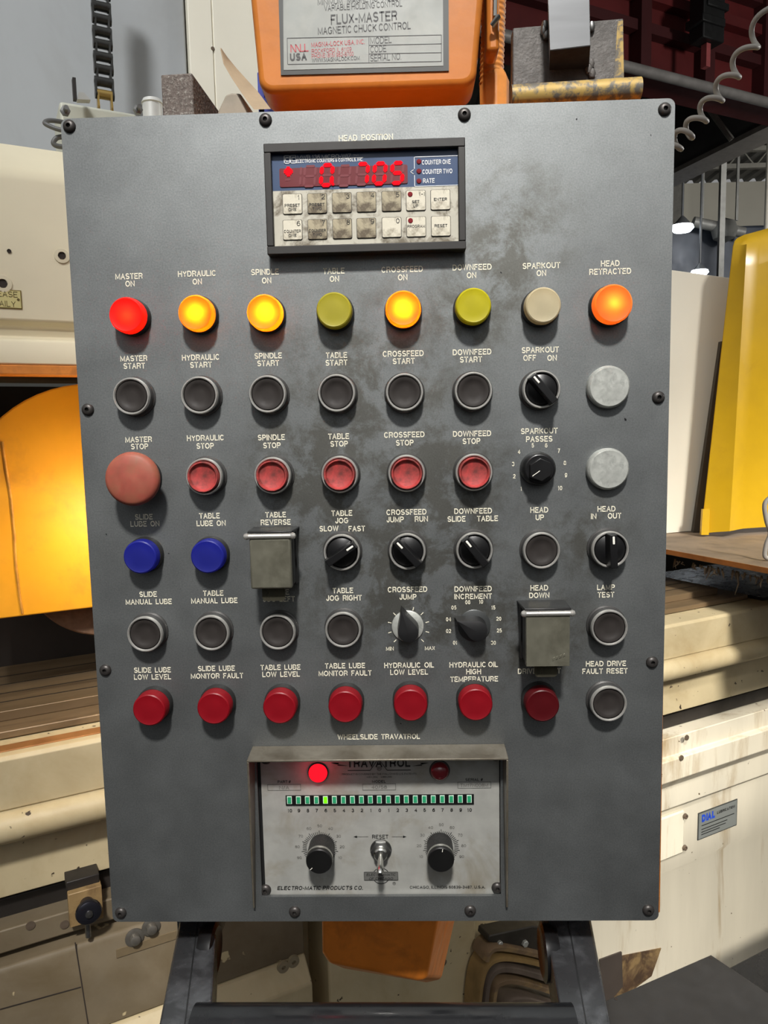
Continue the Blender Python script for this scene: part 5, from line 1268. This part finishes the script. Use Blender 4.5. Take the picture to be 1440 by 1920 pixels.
# dark support under shelf: chuck end stop and swarf tray
tr = mthing('swarf_tray', 'dark wet tray at the end of the table below the plywood shelf', 'tray')
b = MB().use(darkm); b.box(xr1 + .01, XR, .05, .34, .99, 1.0135) if False else None
b = MB().use(mat('wet_dark_steel', (52, 54, 58), .25, .4, .15, 20)); b.box(xr1 + .012, XR, .03, .33, 1.0182, 1.024); b.build('tray_floor', tr)

# ================================================================== lower right: grey plate stand, black kerb
ko = Vector((.36, .22, 0)); zpl = .72
a_, l_, r_ = pZ(1333, 1790, zpl), pZ(1145, 1872, zpl), pZ(1440, 1862, zpl)
u1, u2 = (l_ - a_), (r_ - a_)
p0, p1, p3 = a_, a_ + u1 * 1.7, a_ + u2 * 2.6; p2 = p1 + u2 * 2.6
P4 = [p1 - ko, p2 - ko, p3 - ko, p0 - ko]
sd = thing('stand_plate', ko, 'dark grey flat metal plate on a stand at lower right', 'stand')
b = MB().use(mat('dark_grey_plate', (54, 53, 52), .55, .1, .08, 30)); b.hexa([p - Vector((0, 0, .006)) for p in P4] + P4); b.build('top_plate', sd, bevel=.001)
b = MB().use(darkm); cc_ = sum(P4, Vector((0, 0, 0))) / 4; b.lathe([(.03, .0), (.03, zpl - .006)], (cc_.x, cc_.y, 0), 20, 'Z'); b.lathe([(.16, .001), (.16, .012), (.03, .02)], (cc_.x, cc_.y, 0), 28, 'Z', cap0=True); b.build('stand_post', sd)
b = MB().use(darkbrown)
for px, py in ((1333, 1796), (1155, 1873)):
    c = pZ(px, py, zpl) - ko; b.lathe([(.0022, .0), (.0022, .0004), (.0001, .0005)], c, 12, 'Z')
b.build('plate_hole', sd)
kb = mthing('bed_kerb', 'black ledge running along the foot of the cream machine bed at right', 'kerb')
zk = .42; k0, k1 = pZ(1370, 1812, zk), pZ(1440, 1768, zk); w0, w1 = k0 - MO, k1 - MO
b = MB().use(mat('black_wet_kerb', (26, 27, 30), .3, .1, .1, 20)); yk_ = min(w0.dot(MY), w1.dot(MY)); xk = w0.dot(MX) - .03; b.box(xk, XR, yk_ - .30, yk_, .36, zk); b.box(xk + .02, XR, yk_ - .28, yk_ - .01, 0, .36); b.build('ledge', kb, bevel=.003)
# hose loops and black bracket between the handle arms
hb = mthing('hose_carrier', 'stack of bent brown flat hoses below a dark bolted plate, right of the orange casting', 'hose bundle')
hm = [mat('brown_hose', (112, 92, 70), .5, 0, .15, 30, dirt=(160, 134, 86), damt=.6, dscale=24, stretch=(.4, 1, 2)), mat('tan_hose', (140, 114, 72), .5, 0, .15, 30), mat('dusty_hose', (96, 84, 74), .55, 0, .15, 30)]
ys = -.055
def band(path, hpx, m_, d=.03):
    b = MB().use(m_); P = smooth([pM(px, py, ys) for px, py in path], 5); hh = hpx * .85 / F_PX / 2; n = len(P); sec = []
    for i, p in enumerate(P):
        dd = (P[min(i + 1, n - 1)] - P[max(i - 1, 0)]).normalized(); nn = Vector((-dd.z, 0, dd.x)) * hh
        sec.append([p + nn * 1, p + nn * .6 + Vector((0, -.006, 0)), p - nn * .6 + Vector((0, -.006, 0)), p - nn, p - nn + Vector((0, d, 0)), p + nn + Vector((0, d, 0))])
    k = 6; vs = [q for s_ in sec for q in s_]; fs = [tuple(range(k)), tuple(range((n - 1) * k, n * k))[::-1]]
    for i in range(n - 1): fs += [(i * k + j, i * k + (j + 1) % k, (i + 1) * k + (j + 1) % k, (i + 1) * k + j) for j in range(k)]
    b.add(vs, fs); return b.build('flat_hose', hb, angle=50)
band([(1075, 1808), (1010, 1790), (960, 1779), (930, 1776), (916, 1784), (910, 1800)], 16, hm[0])
band([(1075, 1826), (1010, 1806), (960, 1796), (930, 1797), (912, 1810), (902, 1835), (896, 1880), (894, 1925)], 15, hm[1])
band([(1075, 1850), (1010, 1829), (960, 1816), (932, 1817), (917, 1832), (910, 1860), (906, 1925)], 20, hm[2])
band([(1075, 1873), (1010, 1850), (965, 1838), (940, 1840), (926, 1856), (921, 1925)], 17, hm[0])
band([(1075, 1896), (1010, 1878), (980, 1872), (950, 1880), (940, 1925)], 16, hm[2])
b = MB().use(mat('dark_bracket_plate', (58, 54, 48), .5, .3, .15, 30)); pl = [(917, 1768), (919, 1756), (1000, 1738), (1075, 1742), (1085, 1800), (1020, 1793), (945, 1772)]
b.prism([(pM(px, py, ys + .002).x, pM(px, py, ys + .002).z) for px, py in pl], lambda u, v: Vector((u, ys + .004, v)), (0, .03, 0)); b.build('bracket_plate', hb, bevel=.002)
for px, py, r_ in ((983, 1768, .0058), (936, 1768, .0045)):
    c = pM(px, py, ys + .004); b = MB().use(zinc); b.lathe([(r_, 0), (r_, .004), (r_ * .8, .005), (.0001, .005)], (0, 0, 0), 6 if r_ > .005 else 16); b.build('bolt_head', hb, c)

# ================================================================== coiled cord
cp = [pY(px, py, .52) for px, py in ((1225, 318), (1268, 268), (1300, 236), (1340, 184), (1380, 128), (1420, 62), (1460, -20))]
pts = []; turns = 0
N = 420
def lerp_path(t):
    k = t * (len(cp) - 1); i = min(int(k), len(cp) - 2); return cp[i] + (cp[i + 1] - cp[i]) * (k - i)
for k in range(N + 1):
    t = k / N; c = lerp_path(t); d = (lerp_path(min(1, t + .01)) - lerp_path(max(0, t - .01))).normalized(); s1 = d.cross(Vector((0, 1, 0))).normalized(); s2 = d.cross(s1)
    turns = 7.6 * (1 - (1 - t) ** 1.25); a = 2 * PI * turns; R_ = .0105
    pts.append(c + s1 * (R_ * math.cos(a)) + s2 * (R_ * math.sin(a)))
o0 = cp[0].copy(); b = MB().use(mat('cream_grey_cord', (176, 172, 164), .45)); b.tube([p - o0 for p in pts], .0036, 10); o = b.build('coiled_cord', None, o0); tag(o, 'pale grey coiled cord rising to the upper right corner', 'cord')

# ================================================================== far hall: crane girder, beams, lamps
redp = mat('dark_red_girder', (104, 34, 34), .6, 0, .15, 2); redd = mat('deep_red_girder', (70, 22, 24), .7, 0, .12, 2)
g0, g1 = pZ(1150, 118, 4.5), pZ(1440, 192, 4.5); gdir = (g1 - g0).normalized(); gn = Vector((-gdir.y, gdir.x, 0))
ga = g0 - gdir * 4.5; gb = g1 + gdir * .8
cr = thing('crane_girder', ga, 'dark red overhead crane girder crossing the upper right', 'crane', math.atan2(gdir.y, gdir.x))
L_ = (gb - ga).length
b = MB().use(redp); b.box(0, L_, .12, .16, .03, 1.6); b.build('web_plate', cr)
b = MB().use(redp); b.box(0, L_, .0, .40, .0, .03); b.build('lower_flange', cr)
for zz in (.34, .62, .9):
    b = MB().use(redd if zz != .62 else redp); b.box(0, L_, .02, .12, zz, zz + .09); b.build('rail', cr)
for k in range(14):
    b = MB().use(redd); b.box(k * .8, k * .8 + .12, -.02, .118, .031, 1.6); b.build('stiffener', cr)
b = MB().use(mat('dull_pipe', (150, 146, 142), .5, .2)); b.tube([(0, -.08, -.05), (L_, -.08, -.05)], .045, 14); 
b.build('conductor_pipe', cr)
for k in (6.9, 8.0): 
    b = MB().use(steel); b.tube([(k, -.08, -.095), (k, -.08, -.26)], .018, 8); b.build('hanger', cr)
ho_ = pY(1325, 60, g1.y - .75)
hs = thing('hoist_block', ho_, 'black hoist block hanging in front of the red girder', 'hoist')
hs.rotation_euler = (0, 0, math.atan2(gdir.y, gdir.x))
b = MB().use(mat('black_hoist', (34, 34, 34), .5, .2)); b.box(-.13, .13, -.08, .08, -.10, .5); b.box(-.04, .04, -.04, .04, .5, ROOF - ho_.z); b.box(-.16, .12, -.1, .1, .02, .09); b.box(-.10, .16, -.1, .1, .16, .22); b.build('hoist_body', hs, bevel=.01)
b = MB().use(mat('pink_tag', (170, 84, 84), .6)); b.box(-.03, .02, -.03, .03, -.30, -.105); b.build('pendant', hs)
# dark box added to fill the black unlit area under the red beam
k0, k1 = pZ(1255, 326, 4.9), pZ(1440, 234, 4.9); kd = (k1 - k0).normalized()
ka = k0 - kd * 1.0; kbb = k1 + kd * .3; dgd = thing('unlit_area_box', ka, 'added dark box filling the unlit area below the red crane girder', 'dark box', math.atan2(kd.y, kd.x))
b = MB().use(mat('unlit_area_dark', (50, 49, 48), .7, .1, .15, 2)); Lk = (kbb - ka).length; b.box(0, Lk, .0, .25, 0, 1.35); b.build('dark_fill_box', dgd); b = MB().use(mat('dark_box_rim_grey', (96, 92, 86), .6)); b.box(0, Lk, -.08, .33, -.06, 0); b.build('dark_box_rim', dgd)
b = MB().use(mat('joist_grey', (116, 114, 106), .6)); p0 = pY(1330, 205, 9.0); p1 = pY(1372, 262, 9.0)
b.tube([(0, 0, 0), p1 - p0], .035, 8); o = b.build('roof_brace', None, p0); tag(o, 'thin pale diagonal roof brace under the red girder', 'brace')
for k, (y_, z_) in enumerate(((10.6, 6.0), (12.2, 6.0), (13.8, 6.0))):
    jo = Vector((2.0, y_, z_)); jt = thing('roof_joist', jo, ('nearest', 'middle', 'farthest')[k] + ' of the three grey roof joists above the far wall', 'joist', 0, 'roof joists')
    jm = mat('joist_grey', (116, 114, 106), .6)
    b = MB().use(jm); b.box(0, 9, -.05, .05, .26, .34); b.build('top_chord', jt); b = MB().use(jm); b.box(0, 9, -.05, .05, -.04, .04); b.build('bottom_chord', jt)
    b = MB().use(jm)
    for q in range(18): b.tube([(q * .5, 0, 0), (q * .5 + .25, 0, .3), (q * .5 + .5, 0, 0)], .016, 6)
    b.build('lacing', jt)
# column in the hall
po_ = pY(1356, 300, 11.5); b = MB().use(mat('hall_post_grey', (110, 110, 106), .6)); b.box(-.04, .04, -.04, .04, 0, ROOF); o = b.build('hall_post', None, Vector((po_.x, 11.5, 0))); tag(o, 'slim grey post in the far hall above the yellow guard', 'post')
b = MB().use(mat('hall_pipe_white', (176, 172, 160), .6)); po_ = pY(1442, 400, 12.0); b.lathe([(.07, 0), (.07, ROOF)], (0, 0, 0), 20, 'Z'); o = b.build('pipe_column', None, Vector((po_.x, 12.0, 0))); tag(o, 'pale vertical pipe at the right edge above the yellow guard', 'pipe')
# hall machinery silhouette
p0, p1 = pY(1235, 470, 13.5), pY(1450, 470, 13.5); zt = pY(1300, 425, 13.5).z
b = MB().use(mat('dark_blue_machinery', (52, 58, 68), .45, .2, .2, 1.5)); b.box(0, p1.x - p0.x + 2, 0, 1.5, 0, zt); o = b.build('hall_machinery', None, Vector((p0.x - 1, 13.5, 0)), bevel=.05); tag(o, 'large dark blue-grey machine in the far hall', 'machine')
b = MB().use(mat('hall_duct_grey', (116, 116, 112), .5, .2)); q0, q1 = pY(1300, 416, 13.2), pY(1395, 436, 13.2); b.tube([(0, 0, 0), q1 - q0], .09, 14); b.lathe([(.0001, -.22), (.18, -.14), (.22, 0), (.18, .14), (.0001, .22)], pY(1358, 432, 13.2) - q0, 20, 'Z'); [b.box(x_ - .02, x_ + .02, -.02, .02, 0, ROOF - q0.z) for x_ in (.15, .75)]; o = b.build('hall_duct', None, q0); tag(o, 'grey duct with round housing above the far machine', 'duct')
for k, (px, py, w_) in enumerate(((1279, 428, .17), (1312, 511, .13))):
    c = pY(px, py, 12.8); lt = thing('hanging_lamp', c, ('upper bright hanging lamp beside the console edge, far hall', 'lower bright hanging lamp just above the white sheet, far hall')[k], 'lamp', 0, 'far hall lamps')
    b = MB().use(emission('lamp_glow', (240, 248, 255), 9)); b.lathe([(.0001, -w_ * .5), (w_ * .7, -w_ * .35), (w_, 0), (w_ * .9, w_ * .3)], (0, 0, 0), 24, 'Z', scale=(1.15, 1)); b.build('lamp_bowl', lt)
    b = MB().use(mat('lamp_housing', (90, 92, 94), .5, .3)); b.lathe([(w_ * .92, w_ * .3), (w_ * .4, w_ * .9), (.02, w_ * 1.2), (.02, ROOF - c.z)], (0, 0, 0), 20, 'Z'); b.build('lamp_housing', lt)
